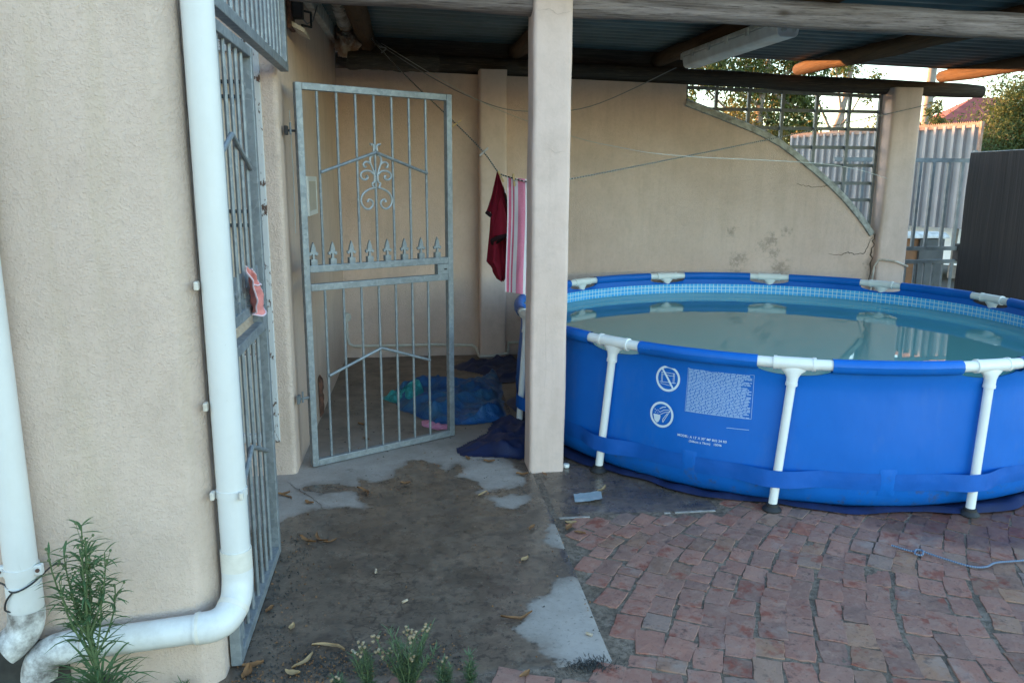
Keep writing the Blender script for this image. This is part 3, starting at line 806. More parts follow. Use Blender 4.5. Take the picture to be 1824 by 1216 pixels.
# grey conduit along the foot of the back wall
cd = thing('wall_conduit', 'thin pale conduit running along the foot of the back wall', 'conduit', (0, 7.0, 0))
cp = [(-0.585, 7.015, 0.36), (-0.585, 7.015, 0.20), (-0.57, 7.015, 0.135), (-0.53, 7.015, 0.112), (-0.18, 7.015, 0.108), (0.175, 7.015, 0.112), (0.545, 7.015, 0.098), (0.575, 7.0, 0.075), (0.59, 6.90, 0.03), (0.60, 6.865, 0.022), (0.74, 6.862, 0.03), (0.85, 6.862, 0.048), (0.865, 6.95, 0.075), (0.875, 7.015, 0.115), (1.1, 7.015, 0.118)]
MB().tube(cp, 0.0135, 8).build('tube', MAT['pvc_cream'], cd, smooth=True)
MB().lathe((-0.585, 7.036, 0.375), [(0.042, 0), (0.042, 0.045), (0.035, 0.055)], 14, (0, -1, 0)).build('junction_box', MAT['pvc_cream'], cd, smooth=True)
# steel lattice between sweep and roof beam
lat = thing('steel_lattice', 'grey steel lattice filling the gap above the curved wall end', 'lattice', (3.4, YB + 0.1, 1.1))
def zcurve(x):
    for (x0, z0), (x1, z1) in zip(curve, curve[1:]):
        if x0 <= x <= x1: return z0 + (z1 - z0) * (x - x0) / (x1 - x0)
    return curve[-1][1] if x > 4 else curve[0][1]
def xcurve(z):
    for (x0, z0), (x1, z1) in zip(curve, curve[1:]):
        if z1 <= z <= z0: return x0 + (x1 - x0) * (z0 - z) / (z0 - z1)
    return curve[0][0]
zbeam = lambda x: 2.58 - 0.025 * (x + 0.58)
for x in (2.502, 2.792, 3.106, 3.435, 3.769, 4.095, 4.40):
    MB().bar((x, YB + 0.09, zcurve(x) + 0.012), (x, YB + 0.09, zbeam(x) - 0.055), 0.028, 0.028, (0, 1, 0)).build('upright_bar', MAT['dull_steel'], lat)
for z in (2.235, 2.075, 1.905, 1.741, 1.575, 1.418):
    MB().bar((xcurve(z) + 0.02, YB + 0.107, z), (4.41, YB + 0.107, z), 0.012, 0.030).build('cross_bar', MAT['dull_steel'], lat)
MB().bar((2.50, YB + 0.092, zbeam(2.5) - 0.085), (4.40, YB + 0.092, zbeam(4.4) - 0.085), 0.02, 0.03).build('top_bar', MAT['dull_steel'], lat)
m = MB(); m.tube([(x, YB + 0.09, z + 0.03) for x, z in curve], 0.014, 6); m.build('edge_bar', MAT['dull_steel'], lat)
# right pillar and front pillar
rp_ = rough_wall('pillar', rnd_corner(4.455, 6.99, 0.03, 180, 270, 3) + rnd_corner(4.69, 6.99, 0.03, 270, 360, 3) + rnd_corner(4.69, 7.2, 0.03, 0, 90, 3) + rnd_corner(4.455, 7.2, 0.03, 90, 180, 3), -0.03, 2.44, 'plaster_pillar', 40, 0.0015, parent=None)
tag(rp_, 'beige plastered pillar at the end of the curved wall under the dark beam', 'pillar')
fp = rough_wall('pillar', rnd_corner(0.645, 4.06, 0.022, 180, 270, 4) + rnd_corner(0.80, 4.06, 0.022, 270, 360, 4) + rnd_corner(0.80, 4.215, 0.022, 0, 90, 4) + rnd_corner(0.645, 4.215, 0.022, 90, 180, 4), -0.02, 2.58, 'plaster_pillar', 70, 0.0045, parent=None, sub=0.02)
tag(fp, 'tall cream plastered front pillar between passage and pool', 'pillar')
for pts, w in (([(0.70, 0.9), (0.705, 0.75), (0.71, 0.6), (0.70, 0.45)], 0.0005), ([(0.70, 1.75), (0.74, 1.72), (0.79, 1.73)], 0.0008), ([(0.64, 2.40), (0.70, 2.41), (0.74, 2.385), (0.805, 2.40)], 0.0009)):
    crack_mesh(pts, w, lambda x, z: (x, 4.0345, z)).build('crack', MAT['hairline'], fp)
# conduit loop round the right pillar
MBc = MB().tube([(4.40, 7.0, 0.5), (4.40, 6.97, 0.80), (4.42, 6.945, 0.86), (4.46, 6.935, 0.865), (4.60, 6.935, 0.845), (4.72, 6.935, 0.80), (4.75, 7.0, 0.79)], 0.010, 8).build('pillar_conduit', MAT['cream_paint'], smooth=True)
tag(MBc, 'pale conduit bent around the right pillar just above the pool rim', 'conduit')

# ---------------------------------------------------------------- patio roof on round poles
roof = thing('patio_roof', 'corrugated patio roof carried on round timber poles', 'roof', (2.4, 5.5, 2.3))
def pole(name, p, q, r0, r1, mat, seed, parent=roof, n=14):
    p, q = Vector(p), Vector(q); k = 26
    pts = [p.lerp(q, i / k) + Vector((0, 0, 0.012 * noise.noise(Vector((i * 0.3, seed, 0))))) for i in range(k + 1)]
    rr = [r0 + (r1 - r0) * i / k for i in range(k + 1)]
    rr = [rr[0] * 0.86] + rr[1:-1] + [rr[-1] * 0.86]
    return MB().tube(pts, rr, n, wob=0.10, seed=seed).build(name, MAT[mat], parent, smooth=True)
zf = lambda x: 2.462 - 0.017 * (x - 0.8)
pole('front_beam', (-0.56, 4.135, zf(-0.56)), (5.9, 4.135, zf(5.9)), 0.068, 0.070, 'wood_grey', 1)
pole('back_beam', (-0.60, 7.10, zbeam(-0.6)), (5.40, 7.10, zbeam(5.4)), 0.074, 0.066, 'wood_dark', 2)
PX = [(-0.31, 0.075), (0.96, 0.068), (2.24, 0.066), (3.62, 0.064), (5.07, 0.064)]
def purl_z(x, y):
    a = (y - 4.135) / (7.10 - 4.135)
    return (zf(x) + 0.069) * (1 - a) + (zbeam(x) + 0.070) * a
for i, (x, r_) in enumerate(PX):
    pole('purlin', (x, 3.72, purl_z(x, 3.72) + r_ - 0.004), (x - 0.02, 7.22, purl_z(x, 7.22) + r_ - 0.004), r_, r_ * 0.95, 'wood_purlin', 10 + i)
pole('stub_pole', (-0.47, 6.55, 2.50), (0.25, 6.62, 2.50), 0.07, 0.07, 'wood_dark', 31)
MB().box((-0.62, 7.14, 2.45), (2.52, 7.18, 2.80)).build('closing_board', MAT['wood_dark'], roof)
y = 3.74; k = 0
while y < 7.2:
    y1 = min(y + 0.61, 7.27); n = int((y1 - y) / 0.15 * 14)
    m = MB()
    def cg(i, j, y=y, y1=y1, n=n, k=k):
        yy = y + (y1 - y) * i / n; x = -0.635 + 6.175 * j / 10
        return (x, yy, purl_z(x, yy) + 0.143 + 0.020 * max(-0.75, min(0.75, math.sin(2 * pi * (yy - 3.6) / 0.15))) + 0.0012 * (k % 2))
    m.grid(cg, n + 1, 11); m.build('roof_sheet', MAT['roof_sheet'], roof, smooth='all')
    y += 0.57; k += 1

# fluorescent batten light fixed under the third pole
lt = thing('batten_light', 'long grey weatherproof tube light fitting under the patio roof', 'light', (2.15, 5.2, 2.45))
y0, y1 = 4.45, 6.05
def lz(y): return purl_z(2.16, y) - 0.012
m = MB(); sec = [(-0.075, 0), (0.075, 0), (0.08, -0.035), (-0.08, -0.035)]
m.add([(2.15 + x, y, lz(y) + z) for y in (y0, y1) for x, z in sec], [(0,1,2,3),(7,6,5,4),(0,4,5,1),(1,5,6,2),(2,6,7,3),(3,7,4,0)])
m.build('base_tray', MAT['lamp_body'], lt, bevel=0.006)
m = MB(); sec = [(-0.074, -0.037), (0.074, -0.037), (0.062, -0.10), (0.045, -0.115), (-0.045, -0.115), (-0.062, -0.10)]
m.add([(2.15 + x, y, lz(y) + z) for y in (y0 + 0.01, y1 - 0.01) for x, z in sec], [tuple(range(6))[::-1], tuple(range(6, 12))] + [(i, (i+1) % 6, 6 + (i+1) % 6, 6 + i) for i in range(6)])
m.build('diffuser', MAT['diffuser'], lt, bevel=0.006)
for y in (4.5, 4.82, 5.14, 5.46, 5.78, 6.0):
    for s_ in (-1, 1):
        MB().box((2.15 + s_ * 0.083 - 0.006, y, lz(y) - 0.055), (2.15 + s_ * 0.083 + 0.006, y + 0.035, lz(y) - 0.012)).build('clip', MAT['lamp_body'], lt)
for s_ in (-0.03, 0.03):
    MB().lathe((2.15 + s_, y0 + 0.004, lz(y0) - 0.075), [(0.014, 0), (0.014, 0.008), (0.009, 0.012)], 10, (0, -1, 0)).build('end_screw', MAT['lamp_body'], lt, smooth=True)
# ---------------------------------------------------------------- steel gates
GZ = 2.06
def spear_mesh():
    o = [(-0.016, 0), (-0.016, 0.03), (-0.010, 0.034), (-0.007, 0.075), (-0.016, 0.070), (-0.026, 0.062), (-0.034, 0.070), (-0.036, 0.082), (-0.028, 0.088), (-0.019, 0.084), (-0.020, 0.096), (-0.013, 0.124), (0, 0.154)]
    o = [(x * 0.74, z * 0.80) for x, z in o]
    poly = o + [(-x, z) for x, z in o[-2::-1]]
    m = MB(); m.prism(poly, 'y', -0.006, 0.006)
    m.box((-0.018, -0.013, -0.001), (0.018, 0.013, 0.032))
    return m.mesh('spearhead', MAT['galvanised'])
SPEAR = spear_mesh()
def smooth_path(pts, k=4):
    P = [Vector(p) for p in pts]; out = []
    for i in range(len(P) - 1):
        p0, p1, p2, p3 = P[max(i-1, 0)], P[i], P[i+1], P[min(i+2, len(P)-1)]
        for q in range(k):
            s_ = q / k
            out.append(0.5 * ((2*p1) + (p2-p0)*s_ + (2*p0-5*p1+4*p2-p3)*s_*s_ + (3*p1-p0-3*p2+p3)*s_**3))
    out.append(P[-1]); return out
def scroll(uc, ku=0.000427):
    segs = [[(30,262),(22,225),(26,185),(46,162),(70,166)],
            [(22,610),(42,520),(74,430),(80,370),(55,322),(30,306)],
            [(72,445),(105,415),(150,415),(176,450),(160,488),(146,470)],
            [(34,585),(80,542),(140,535),(200,560),(220,610),(195,655),(150,662),(118,632),(140,608)],
            [(22,610),(28,690),(56,715),(46,760),(32,785)],
            [(32,780),(110,802),(190,862),(225,950),(205,1030),(150,1080),(90,1070),(55,1010),(75,960),(120,948),(128,985)]]
    m = MB()
    for sg in segs:
        for sx in (-1, 1):
            pts = smooth_path([(uc + sx * x * ku, -0.006, 1.77 - (y - 150) * 0.00038) for x, y in sg], 4)
            n = len(pts)
            m.tube(pts, [0.0062 if i < n - 4 else 0.0062 + 0.0035 * (i - n + 4) / 3 for i in range(n)], 6)
    return m
def gate_leaf(label, loc, rz, W, ornate=True):
    g = thing('security_gate', label, 'gate', loc, rz, 'double porch gate leaves')
    G = MAT['galvanised']; s_ = 0.036
    def bar(nm, p, q, w=s_, h=s_, upv=(0, 0, 1)): return MB().bar(p, q, w, h, upv).build(nm, G, g, bevel=0.003, local=True)
    bar('stile', (s_/2, 0, 0), (s_/2, 0, GZ), upv=(0, 1, 0)); bar('stile', (W - s_/2, 0, 0), (W - s_/2, 0, GZ), upv=(0, 1, 0))
    for z in (s_/2, 1.005, 1.105, GZ - s_/2): bar('rail', (s_, 0, z), (W - s_, 0, z), s_ - 0.002, 0.038 if z < 2 else s_)
    us = [(0.121 + 0.1092 * i) * W / 0.946 for i in range(7)]
    for u in us:
        MB().tube([(u, 0, s_), (u, 0, 0.986)], 0.0075, 8).build('bar', G, g, smooth=True, local=True)
        MB().tube([(u, 0, 1.124), (u, 0, GZ - s_)], 0.0075, 8).build('bar', G, g, smooth=True, local=True)
    for za, zb in ((1.612, 1.722), (0.508, 0.625)):
        for a, c in ((0, 3), (3, 6)):
            p, q = ((us[a], -0.013, za), (us[c], -0.013, zb)) if a == 0 else ((us[a], -0.013, zb), (us[c], -0.013, za))
            MB().tube([p, q], 0.0085, 8).build('chevron_bar', G, g, smooth=True, local=True)
    if ornate: scroll(us[3]).build('scroll', MAT['galv_bright'], g, smooth=True, local=True)
    st = (W - 2 * s_) / 8
    for i in range(8):
        o = bpy.data.objects.new('spearhead', SPEAR); col.objects.link(o); o.parent = g
        o.location = ((0.064 + 0.1112 * i) * W / 0.946, 0, 1.124)
    lk = MB().box((W - s_ - 0.075, -0.019, 1.025), (W - s_ - 0.001, 0.019, 1.085)).build('lock_box', G, g, local=True)
    MB().box((W - s_ - 0.03, -0.0215, 1.05), (W - s_ - 0.012, -0.0195, 1.058)).build('keyhole', MAT['black_iron'], lk, local=True)
    return g
g2 = gate_leaf('open galvanised gate leaf with scroll and spearheads standing across the passage', (-0.575, 4.256, 0.006), math.atan2(0.475, 0.819), 0.946)
g1 = gate_leaf('galvanised gate leaf seen edge on behind the white downpipe', (-0.598, 2.405, 0.006), R(90.2), 0.825, False)
for z, yy in ((1.825, 4.235), (0.412, 4.20)):
    MB().tube([(-0.622, yy, z), (-0.572, yy + 0.035, z)], 0.007, 6).build('hinge_pin', MAT['black_iron'] if z > 1 else MAT['dull_steel'], house)
    MB().box((-0.628, yy - 0.022, z - 0.022), (-0.612, yy + 0.022, z + 0.024)).build('hinge_plate', MAT['black_iron'] if z > 1 else MAT['dull_steel'], house, bevel=0.003)
    MB().tube([(-0.600, yy + 0.006, z - 0.02), (-0.600, yy + 0.010, z + 0.04)], 0.006, 6).build('hinge_bolt', MAT['dull_steel'], house)
gr = thing('transom_grille', 'fixed galvanised bar grille above the porch gates', 'grille', (-0.6, 3.3, 2.1))
G = MAT['galvanised']
MB().bar((-0.595, 2.48, 2.118), (-0.60, 4.14, 2.118), 0.04, 0.04).build('rail', G, gr, bevel=0.003)
MB().bar((-0.60, 4.118, 2.139), (-0.60, 4.118, 3.0), 0.04, 0.04, (0, 1, 0)).build('stile', G, gr, bevel=0.003)
MB().bar((-0.595, 2.48, 3.0), (-0.60, 4.14, 3.0), 0.038, 0.038).build('rail', G, gr, bevel=0.003)
for i in range(16):
    y = 2.56 + i * 0.097
    MB().tube([(-0.597, y, 2.139), (-0.597, y, 2.98)], 0.0085, 8).build('bar', G, gr, smooth=True)
# salmon pink cloth draped over the gate rail
m = MB(); nu, nv = 18, 28
def sal(i, j):
    a = i / (nu - 1); c = j / (nv - 1)
    wd_ = 0.07 + 0.12 * min(1, c * 1.5)
    y = 2.775 + 0.115 * c + wd_ * a
    z = 1.278 - 0.165 * c - 0.035 * (1 - abs(2 * a - 1)) * c + 0.03 * (a - 0.5) * (c - 0.6)
    x = -0.566 + 0.013 * math.sin(a * 8 + c * 3) * (0.4 + c) + 0.012 * noise.noise(Vector((a * 5, c * 5, 2)))
    return (x, y, z)
m.grid(sal, nu, nv)
sc_ = thing('pink_garment', 'small salmon pink garment with pale lace trim hung on the gate rail', 'garment', (-0.57, 3.05, 1.1))
m.build('cloth', MAT['salmon_cloth'], sc_, smooth='all')
for e in (0, nu - 1): MB().tube([Vector(sal(e, j)) + Vector((0.003, 0, 0)) for j in range(nv)], 0.0032, 5).build('lace_trim', MAT['lace_white'], sc_, smooth=True)
MB().tube([Vector(sal(i, nv - 1)) for i in range(nu)], 0.0032, 5).build('lace_trim', MAT['lace_white'], sc_, smooth=True)
MB().tube([Vector(sal(i, 7 + i // 3)) + Vector((0.004, 0, 0)) for i in range(nu)], 0.003, 5).build('lace_trim', MAT['lace_white'], sc_, smooth=True)

# ---------------------------------------------------------------- downpipes
dp = thing('downpipe', 'tall white plastic downpipe at house corner turning into a low horizontal run', 'downpipe', (-0.562, 2.35, 0))
PV = MAT['pvc_white']
MB().tube([(-0.562, 2.35, 3.25), (-0.562, 2.35, 1.6), (-0.562, 2.35, 0.43)], 0.0435, 24).build('pipe', PV, dp, smooth=True)
MB().tube([(-0.562, 2.35, 0.452), (-0.562, 2.35, 0.385)], 0.0475, 24).build('coupling', MAT['pvc_cream'], dp, smooth=True)
el = smooth_path([(-0.562, 2.35, 0.386), (-0.562, 2.345, 0.345), (-0.565, 2.318, 0.295), (-0.585, 2.274, 0.262), (-0.62, 2.25, 0.250), (-0.67, 2.245, 0.247)], 4)
MB().tube(el, 0.0475, 24).build('elbow', PV, dp, smooth=True)
MB().tube([(-0.655, 2.246, 0.248), (-0.664, 2.2455, 0.2475)], 0.0486, 24).build('collar', MAT['pvc_cream'], dp, smooth=True)
MB().tube([el[9], el[10]], 0.0486, 24).build('collar', MAT['pvc_cream'], dp, smooth=True)
MB().tube([(-0.655, 2.245, 0.248), (-1.005, 2.238, 0.221)], 0.0430, 24).build('pipe', PV, dp, smooth=True)
el = smooth_path([(-0.995, 2.238, 0.222), (-1.05, 2.236, 0.216), (-1.085, 2.232, 0.204), (-1.108, 2.226, 0.178), (-1.115, 2.22, 0.135)], 4)
MB().tube(el, 0.0478, 24).build('elbow', MAT['pvc_dirty'], dp, smooth=True)
MB().tube([(-0.985, 2.238, 0.2225), (-1.01, 2.238, 0.2205)], 0.0492, 24).build('collar', MAT['pvc_dirty'], dp, smooth=True)
for z in (0.64, 1.28, 0.92):
    br = MB().tube([(-0.562, 2.35, z - 0.012), (-0.562, 2.35, z + 0.012)], 0.0465 if z < 0.7 else 0.0437, 24).build('bracket', PV, dp, smooth=True)
    MB().box((-0.619, 2.312, z - 0.013), (-0.606, 2.338, z + 0.013)).build('bracket_ear', MAT['cream_paint'], br, bevel=0.004)
    if z < 0.7: MB().box((-0.530, 2.298, z - 0.010), (-0.518, 2.314, z + 0.014)).build('bracket_ear', MAT['cream_paint'], br, bevel=0.003)
dp2 = thing('downpipe', 'white plastic downpipe at the left picture edge ending above the gully', 'downpipe', (-1.137, 2.245, 0.2))
MB().tube([(-1.137, 2.245, 3.25), (-1.137, 2.245, 1.6), (-1.137, 2.245, 0.40)], 0.0435, 24).build('pipe', PV, dp2, smooth=True)
MB().tube([(-1.137, 2.245, 0.43), (-1.138, 2.245, 0.345)], 0.047, 24).build('coupling', PV, dp2, smooth=True)
el = smooth_path([(-1.138, 2.245, 0.35), (-1.140, 2.243, 0.315), (-1.150, 2.235, 0.28), (-1.172, 2.222, 0.255), (-1.196, 2.208, 0.24)], 4)
MB().tube(el, 0.0485, 24, caps=False).build('elbow', MAT['pvc_dirty'], dp2, smooth=True)
br = MB().tube([(-1.137, 2.245, 0.462), (-1.137, 2.245, 0.485)], 0.0468, 24).build('bracket', PV, dp2, smooth=True)
for s_ in (-1, 1):
    MB().box((-1.137 + s_ * 0.05 - 0.012, 2.226, 0.458), (-1.137 + s_ * 0.05 + 0.012, 2.246, 0.49)).build('bracket_ear', PV, br, bevel=0.004)
    MB().lathe((-1.137 + s_ * 0.052, 2.226, 0.475), [(0.006, 0), (0.006, 0.004)], 8, (0, -1, 0)).build('screw', MAT['rust'], br)
wire = MB().tube(smooth_path([(-1.30, 2.27, 0.44), (-1.19, 2.235, 0.435), (-1.145, 2.196, 0.425), (-1.10, 2.21, 0.44), (-1.07, 2.28, 0.46), (-1.045, 2.292, 0.458)], 5), 0.0028, 6)
wire.tube(smooth_path([(-1.145, 2.196, 0.425), (-1.165, 2.20, 0.40), (-1.178, 2.21, 0.365), (-1.16, 2.205, 0.36)], 5), 0.0028, 6)
tag(wire.build('black_wire', MAT['black_iron'], smooth=True), 'thin black wire tied round the left downpipe', 'wire')
gu = thing('drain_gully', 'dark damp drain gully below the left pipe ends', 'drain', (-1.2, 2.15, 0))
def gl(nm, lo, hi): MB().box(lo, hi).build(nm, MAT['gully_dark'], gu, bevel=0.006)
gl('back_upstand', (-1.9, 2.283, -0.03), (-1.06, 2.3, 0.215)); gl('kerb', (-1.9, 1.93, -0.03), (-1.0, 1.99, 0.10)); gl('kerb', (-1.0, 1.93, -0.03), (-0.94, 2.298, 0.085)); gl('basin', (-1.9, 1.99, -0.03), (-1.0, 2.283, 0.012))

# ---------------------------------------------------------------- swimming pool
pool = thing('swimming_pool', 'round blue frame swimming pool with white joints and legs', 'swimming pool', (CX, CY, 0))
PR, PZ = 1.80, 0.737
TH = [3.257 + k * pi / 6 for k in range(12)]
def dth(a):                                    # smallest offset to a joint
    return min((abs((a - t_ + pi) % (2 * pi) - pi) for t_ in TH))
prof = [(0.0, 1.66), (0.012, 1.725), (0.04, 1.768), (0.09, 1.792), (0.16, 1.800), (0.26, 1.799), (0.38, 1.793), (0.50, 1.785), (0.60, 1.779), (0.67, 1.782)]
def wallR(z):
    for (z0, r0), (z1, r1) in zip(prof, prof[1:]):
        if z0 <= z <= z1: return r0 + (r1 - r0) * (z - z0) / (z1 - z0)
    return prof[-1][1] if z > 0.5 else prof[0][1]
def wrink(a, z):
    return 0.006 * noise.noise(Vector((a * 7, z * 2.0, 0))) * (1 - z) + 0.013 * math.cos(12 * (a - TH[0]) + pi) * max(0, 1 - abs(z - 0.3) / 0.35)
def wrink2(a, z): return 0.0022 * math.cos(a * 84 + 3 * noise.noise(Vector((a * 5, 0, 0)))) * max(0.0, 1 - (0.70 - z) / 0.16) * (1 if z < 0.70 else 0) * (0.5 + noise.noise(Vector((a * 11, 3, 0))))
def cyl(a, r_, z): return (CX + r_ * math.cos(a), CY + r_ * math.sin(a), z)
GAP = R(5.6)
def topz(a):
    d = dth(a)
    return 0.712 - 0.036 * math.sqrt(max(0, 1 - (d / GAP) ** 2)) if d < GAP else 0.712
NU = 720
zs = [0.0, 0.006, 0.012, 0.025, 0.04, 0.065, 0.09, 0.125, 0.16, 0.21, 0.26, 0.32, 0.38, 0.44, 0.50, 0.55, 0.60, 0.64, 1.0]
m = MB()
def ow(i, j):
    a = 2 * pi * i / NU; z = zs[j] if j < len(zs) - 1 else topz(a)
    return cyl(a, wallR(min(z, 0.67)) + wrink(a, z) + wrink2(a, z) + (0.012 if j == len(zs) - 1 else 0), z)
m.grid(ow, NU, len(zs), cu=True)
m.build('outer_wall', MAT['pool_vinyl'], pool, smooth='all')
m = MB()
def iw(i, j):
    a = 2 * pi * i / NU
    return cyl(a, (1.776, 1.772, 1.768)[j], (topz(a), 0.69, 0.664)[j] if j else topz(a))
m.grid(lambda i, j: cyl(2 * pi * i / NU, (1.785, 1.770)[j], (topz(2 * pi * i / NU), 0.664)[j]), NU, 2, cu=True)
m.build('inner_flap', MAT['pool_vinyl'], pool, smooth='all')
m = MB(); nm_ = 361
zz = [0.664, 0.60, 0.54, 0.42, 0.30]
m.grid(lambda i, j: cyl(2 * pi * i / (nm_ - 1), 1.7695, zz[j]), nm_, len(zz))
mo = m.build('inner_liner', MAT['mosaic_print'], pool, smooth='all')
uvl = mo.data.uv_layers.new(name='UVMap')
for p in mo.data.polygons:
    for li in p.loop_indices:
        vi = mo.data.loops[li].vertex_index; i, j = vi % nm_, vi // nm_
        uvl.data[li].uv = (1.8 * 2 * pi * i / (nm_ - 1), zz[j] - 0.664 + 0.0367 * 10)
# rail sleeves, T joints, legs with feet
for k in range(12):
    a0, a1 = TH[k] + GAP - 0.004, TH[k] + pi / 6 - GAP + 0.004; n = 24
    m = MB()
    def sl(i, j, a0=a0, a1=a1, n=n):
        a = a0 + (a1 - a0) * i / n; ph = 2 * pi * j / 16
        rr_ = 0.0315
        x_ = rr_ * math.cos(ph); z_ = rr_ * math.sin(ph)
        if z_ < 0: z_ *= 1.25
        e = 0.004 * noise.noise(Vector((a * 9, ph, k)))
        return cyl(a, PR + x_ + e, PZ + z_)
    m.grid(sl, n + 1, 17); m.build('rail_sleeve', MAT['pool_vinyl'], pool, smooth='all')
WHT = MAT['pool_white']
def joint_obj(k):
    a = TH[k]
    arc = lambda lo, hi, n=8: [cyl(a + lo + (hi - lo) * i / n, PR, PZ) for i in range(n + 1)]
    j = MB().tube(arc(-GAP - 0.02, GAP + 0.02, 12), 0.0265, 16).build('rail_joint', WHT, pool, smooth=True)
    m = MB(); m.tube(arc(R(-2.7), R(2.7)), 0.0312, 18)
    m.build('tee_body', WHT, j, smooth=True)
    for s_ in (-1, 1): MB().tube(arc(s_ * R(2.55), s_ * R(3.05), 2), 0.0338, 18).build('collar', WHT, j, smooth=True)
    top = Vector(cyl(a, PR, PZ)); bot = Vector(cyl(a - R(1.7), 1.835, 0.0))
    d = (bot - top).normalized()
    tg = Vector((-math.sin(a), math.cos(a), 0))
    m = MB()                                    # flared socket
    def so(i, q):
        h_ = (0.0, 0.025, 0.045, 0.065, 0.10)[q]; ph = 2 * pi * i / 18
        wt = (0.075, 0.062, 0.038, 0.0275, 0.026)[q]; wr_ = 0.0265 if q > 0 else 0.024
        c = top + d * (h_ + 0.004); nrm = d.cross(tg).normalized()
        return c + tg * (wt * math.cos(ph)) + nrm * (wr_ * math.sin(ph))
    m.grid(so, 18, 5, cu=True); m.build('socket', WHT, j, smooth='all')
    MB().tube([top + d * 0.092, top + d * 0.108], 0.0285, 16).build('collar', WHT, j, smooth=True)
    L_ = (bot - top).length
    lg = MB().tube([top + d * 0.10, top + d * (L_ - 0.02)], 0.0215, 16).build('leg', WHT, pool, smooth=True)
    MB().lathe((bot.x, bot.y, 0.001), [(0.047, 0), (0.047, 0.006), (0.038, 0.016), (0.031, 0.022), (0.030, 0.034), (0.024, 0.036)], 16).build('foot', MAT['rubber_black'], lg, smooth=True)
    return top, bot
legs = [joint_obj(k) for k in range(12)]
# strap passing over the legs
m = MB(); NS = 720
def stp(i, j):
    a = 2 * pi * i / NS; z = 0.125 + 0.086 * j / 5
    al = min((abs((a - (t_ - R(1.25)) + pi) % (2 * pi) - pi) for t_ in TH))
    base_r = wallR(z) + wrink(a, z) + 0.004
    legR = 1.835 - 0.035 * z / PZ + 0.0245
    f = max(0.0, 1 - max(0.0, al - R(0.7)) / R(6.5)); f = f * f * (3 - 2 * f) if al > R(0.7) else 1
    r_ = base_r + max(0, legR - base_r) * f
    mid = min(1, al / R(15)); pinch = 0.010 * (1 if al > R(9) else 0)
    return cyl(a, r_ + 0.0015 * noise.noise(Vector((a * 30, z * 30, 4))), z + 0.006 * noise.noise(Vector((a * 3, 7, 0))) )
m.grid(stp, NS, 6, cu=True); m.build('strap', MAT['strap_blue'], pool, smooth='all')
for k in range(12):                              # welded loop half way between two legs
    a = TH[k] + pi / 12
    m = MB(); m.grid(lambda i, j: cyl(a + R(-1.3 + 2.6 * i / 6), wallR(0.10 + 0.135 * j / 6) + wrink(a + R(-1.3 + 2.6 * i / 6), 0.10 + 0.135 * j / 6) + (0.0055 if 0 < i < 6 and 0 < j < 6 else 0.002), 0.10 + 0.135 * j / 6), 7, 7)
    m.build('strap_loop', MAT['pool_vinyl'], pool, smooth='all')
# prints on the wall
def onwall(s_, z, off=0.0032):                   # s in metres from theta0
    a = R(-133) + s_ / 1.80
    return cyl(a, wallR(z) + wrink(a, z) + wrink2(a, z) + off, z)
def flat(m, pts_list, faces): m.add([onwall(x, z) for x, z in pts_list], faces)
def ring(m, cx, cz, r0, r1, n=40):
    vv = []; ff = []
    for i in range(n):
        a = 2 * pi * i / n; vv += [(cx + r0 * math.cos(a), cz + r0 * math.sin(a)), (cx + r1 * math.cos(a), cz + r1 * math.sin(a))]
        k = 2 * ((i + 1) % n); ff.append((2*i, 2*i+1, k+1, k))
    flat(m, vv, ff)
def line(m, pts, w):
    for (x0, z0), (x1, z1) in zip(pts, pts[1:]):
        dx, dz = x1 - x0, z1 - z0; L_ = math.hypot(dx, dz) + 1e-9; ox, oz = -dz / L_ * w / 2, dx / L_ * w / 2
        n = max(1, int(L_ / 0.03)); vv = []; ff = []
        for i in range(n + 1):
            t_ = i / n; vv += [(x0 + dx*t_ + ox, z0 + dz*t_ + oz), (x0 + dx*t_ - ox, z0 + dz*t_ - oz)]
        for i in range(n): ff.append((2*i, 2*i+1, 2*i+3, 2*i+2))
        flat(m, vv, ff)
m = MB(); cx_, cz_ = 0.0, 0.588
ring(m, cx_, cz_, 0.056, 0.068)
line(m, [(cx_ - 0.034, cz_ + 0.050), (cx_ + 0.034, cz_ - 0.050)], 0.010)
line(m, [(cx_ - 0.040, cz_ + 0.030), (cx_ + 0.038, cz_ + 0.030)], 0.0025)
for dx_ in (-0.036, -0.030, 0.030, 0.036): line(m, [(cx_ + dx_, cz_ + 0.032), (cx_ + dx_, cz_ - 0.022)], 0.0022)
line(m, [(cx_ - 0.036, cz_ + 0.016), (cx_ - 0.012, cz_ + 0.020), (cx_ + 0.012, cz_ + 0.015), (cx_ + 0.036, cz_ + 0.019)], 0.0022)
line(m, [(cx_ - 0.046, cz_ - 0.022), (cx_ + 0.046, cz_ - 0.018)], 0.0025); line(m, [(cx_ - 0.040, cz_ - 0.030), (cx_ + 0.030, cz_ - 0.036)], 0.0022)
m.build('warning_print', MAT['ink_white'], pool, recalc=False)
m = MB(); cx_, cz_ = -0.019, 0.395
ring(m, cx_, cz_, 0.056, 0.068)
vv = [(cx_ - 0.048, cz_ - 0.006)] + [(cx_ - 0.048 + 0.042 * i / 6, cz_ - 0.004 + 0.002 * (i % 2)) for i in range(1, 7)] + [(cx_ - 0.006, cz_ - 0.022), (cx_ - 0.016, cz_ - 0.042), (cx_ - 0.026, cz_ - 0.047), (cx_ - 0.040, cz_ - 0.034)]
flat(m, vv, [tuple(range(len(vv)))])
line(m, [(cx_ - 0.012, cz_ + 0.010), (cx_ + 0.012, cz_ + 0.026), (cx_ + 0.040, cz_ + 0.032)], 0.003)
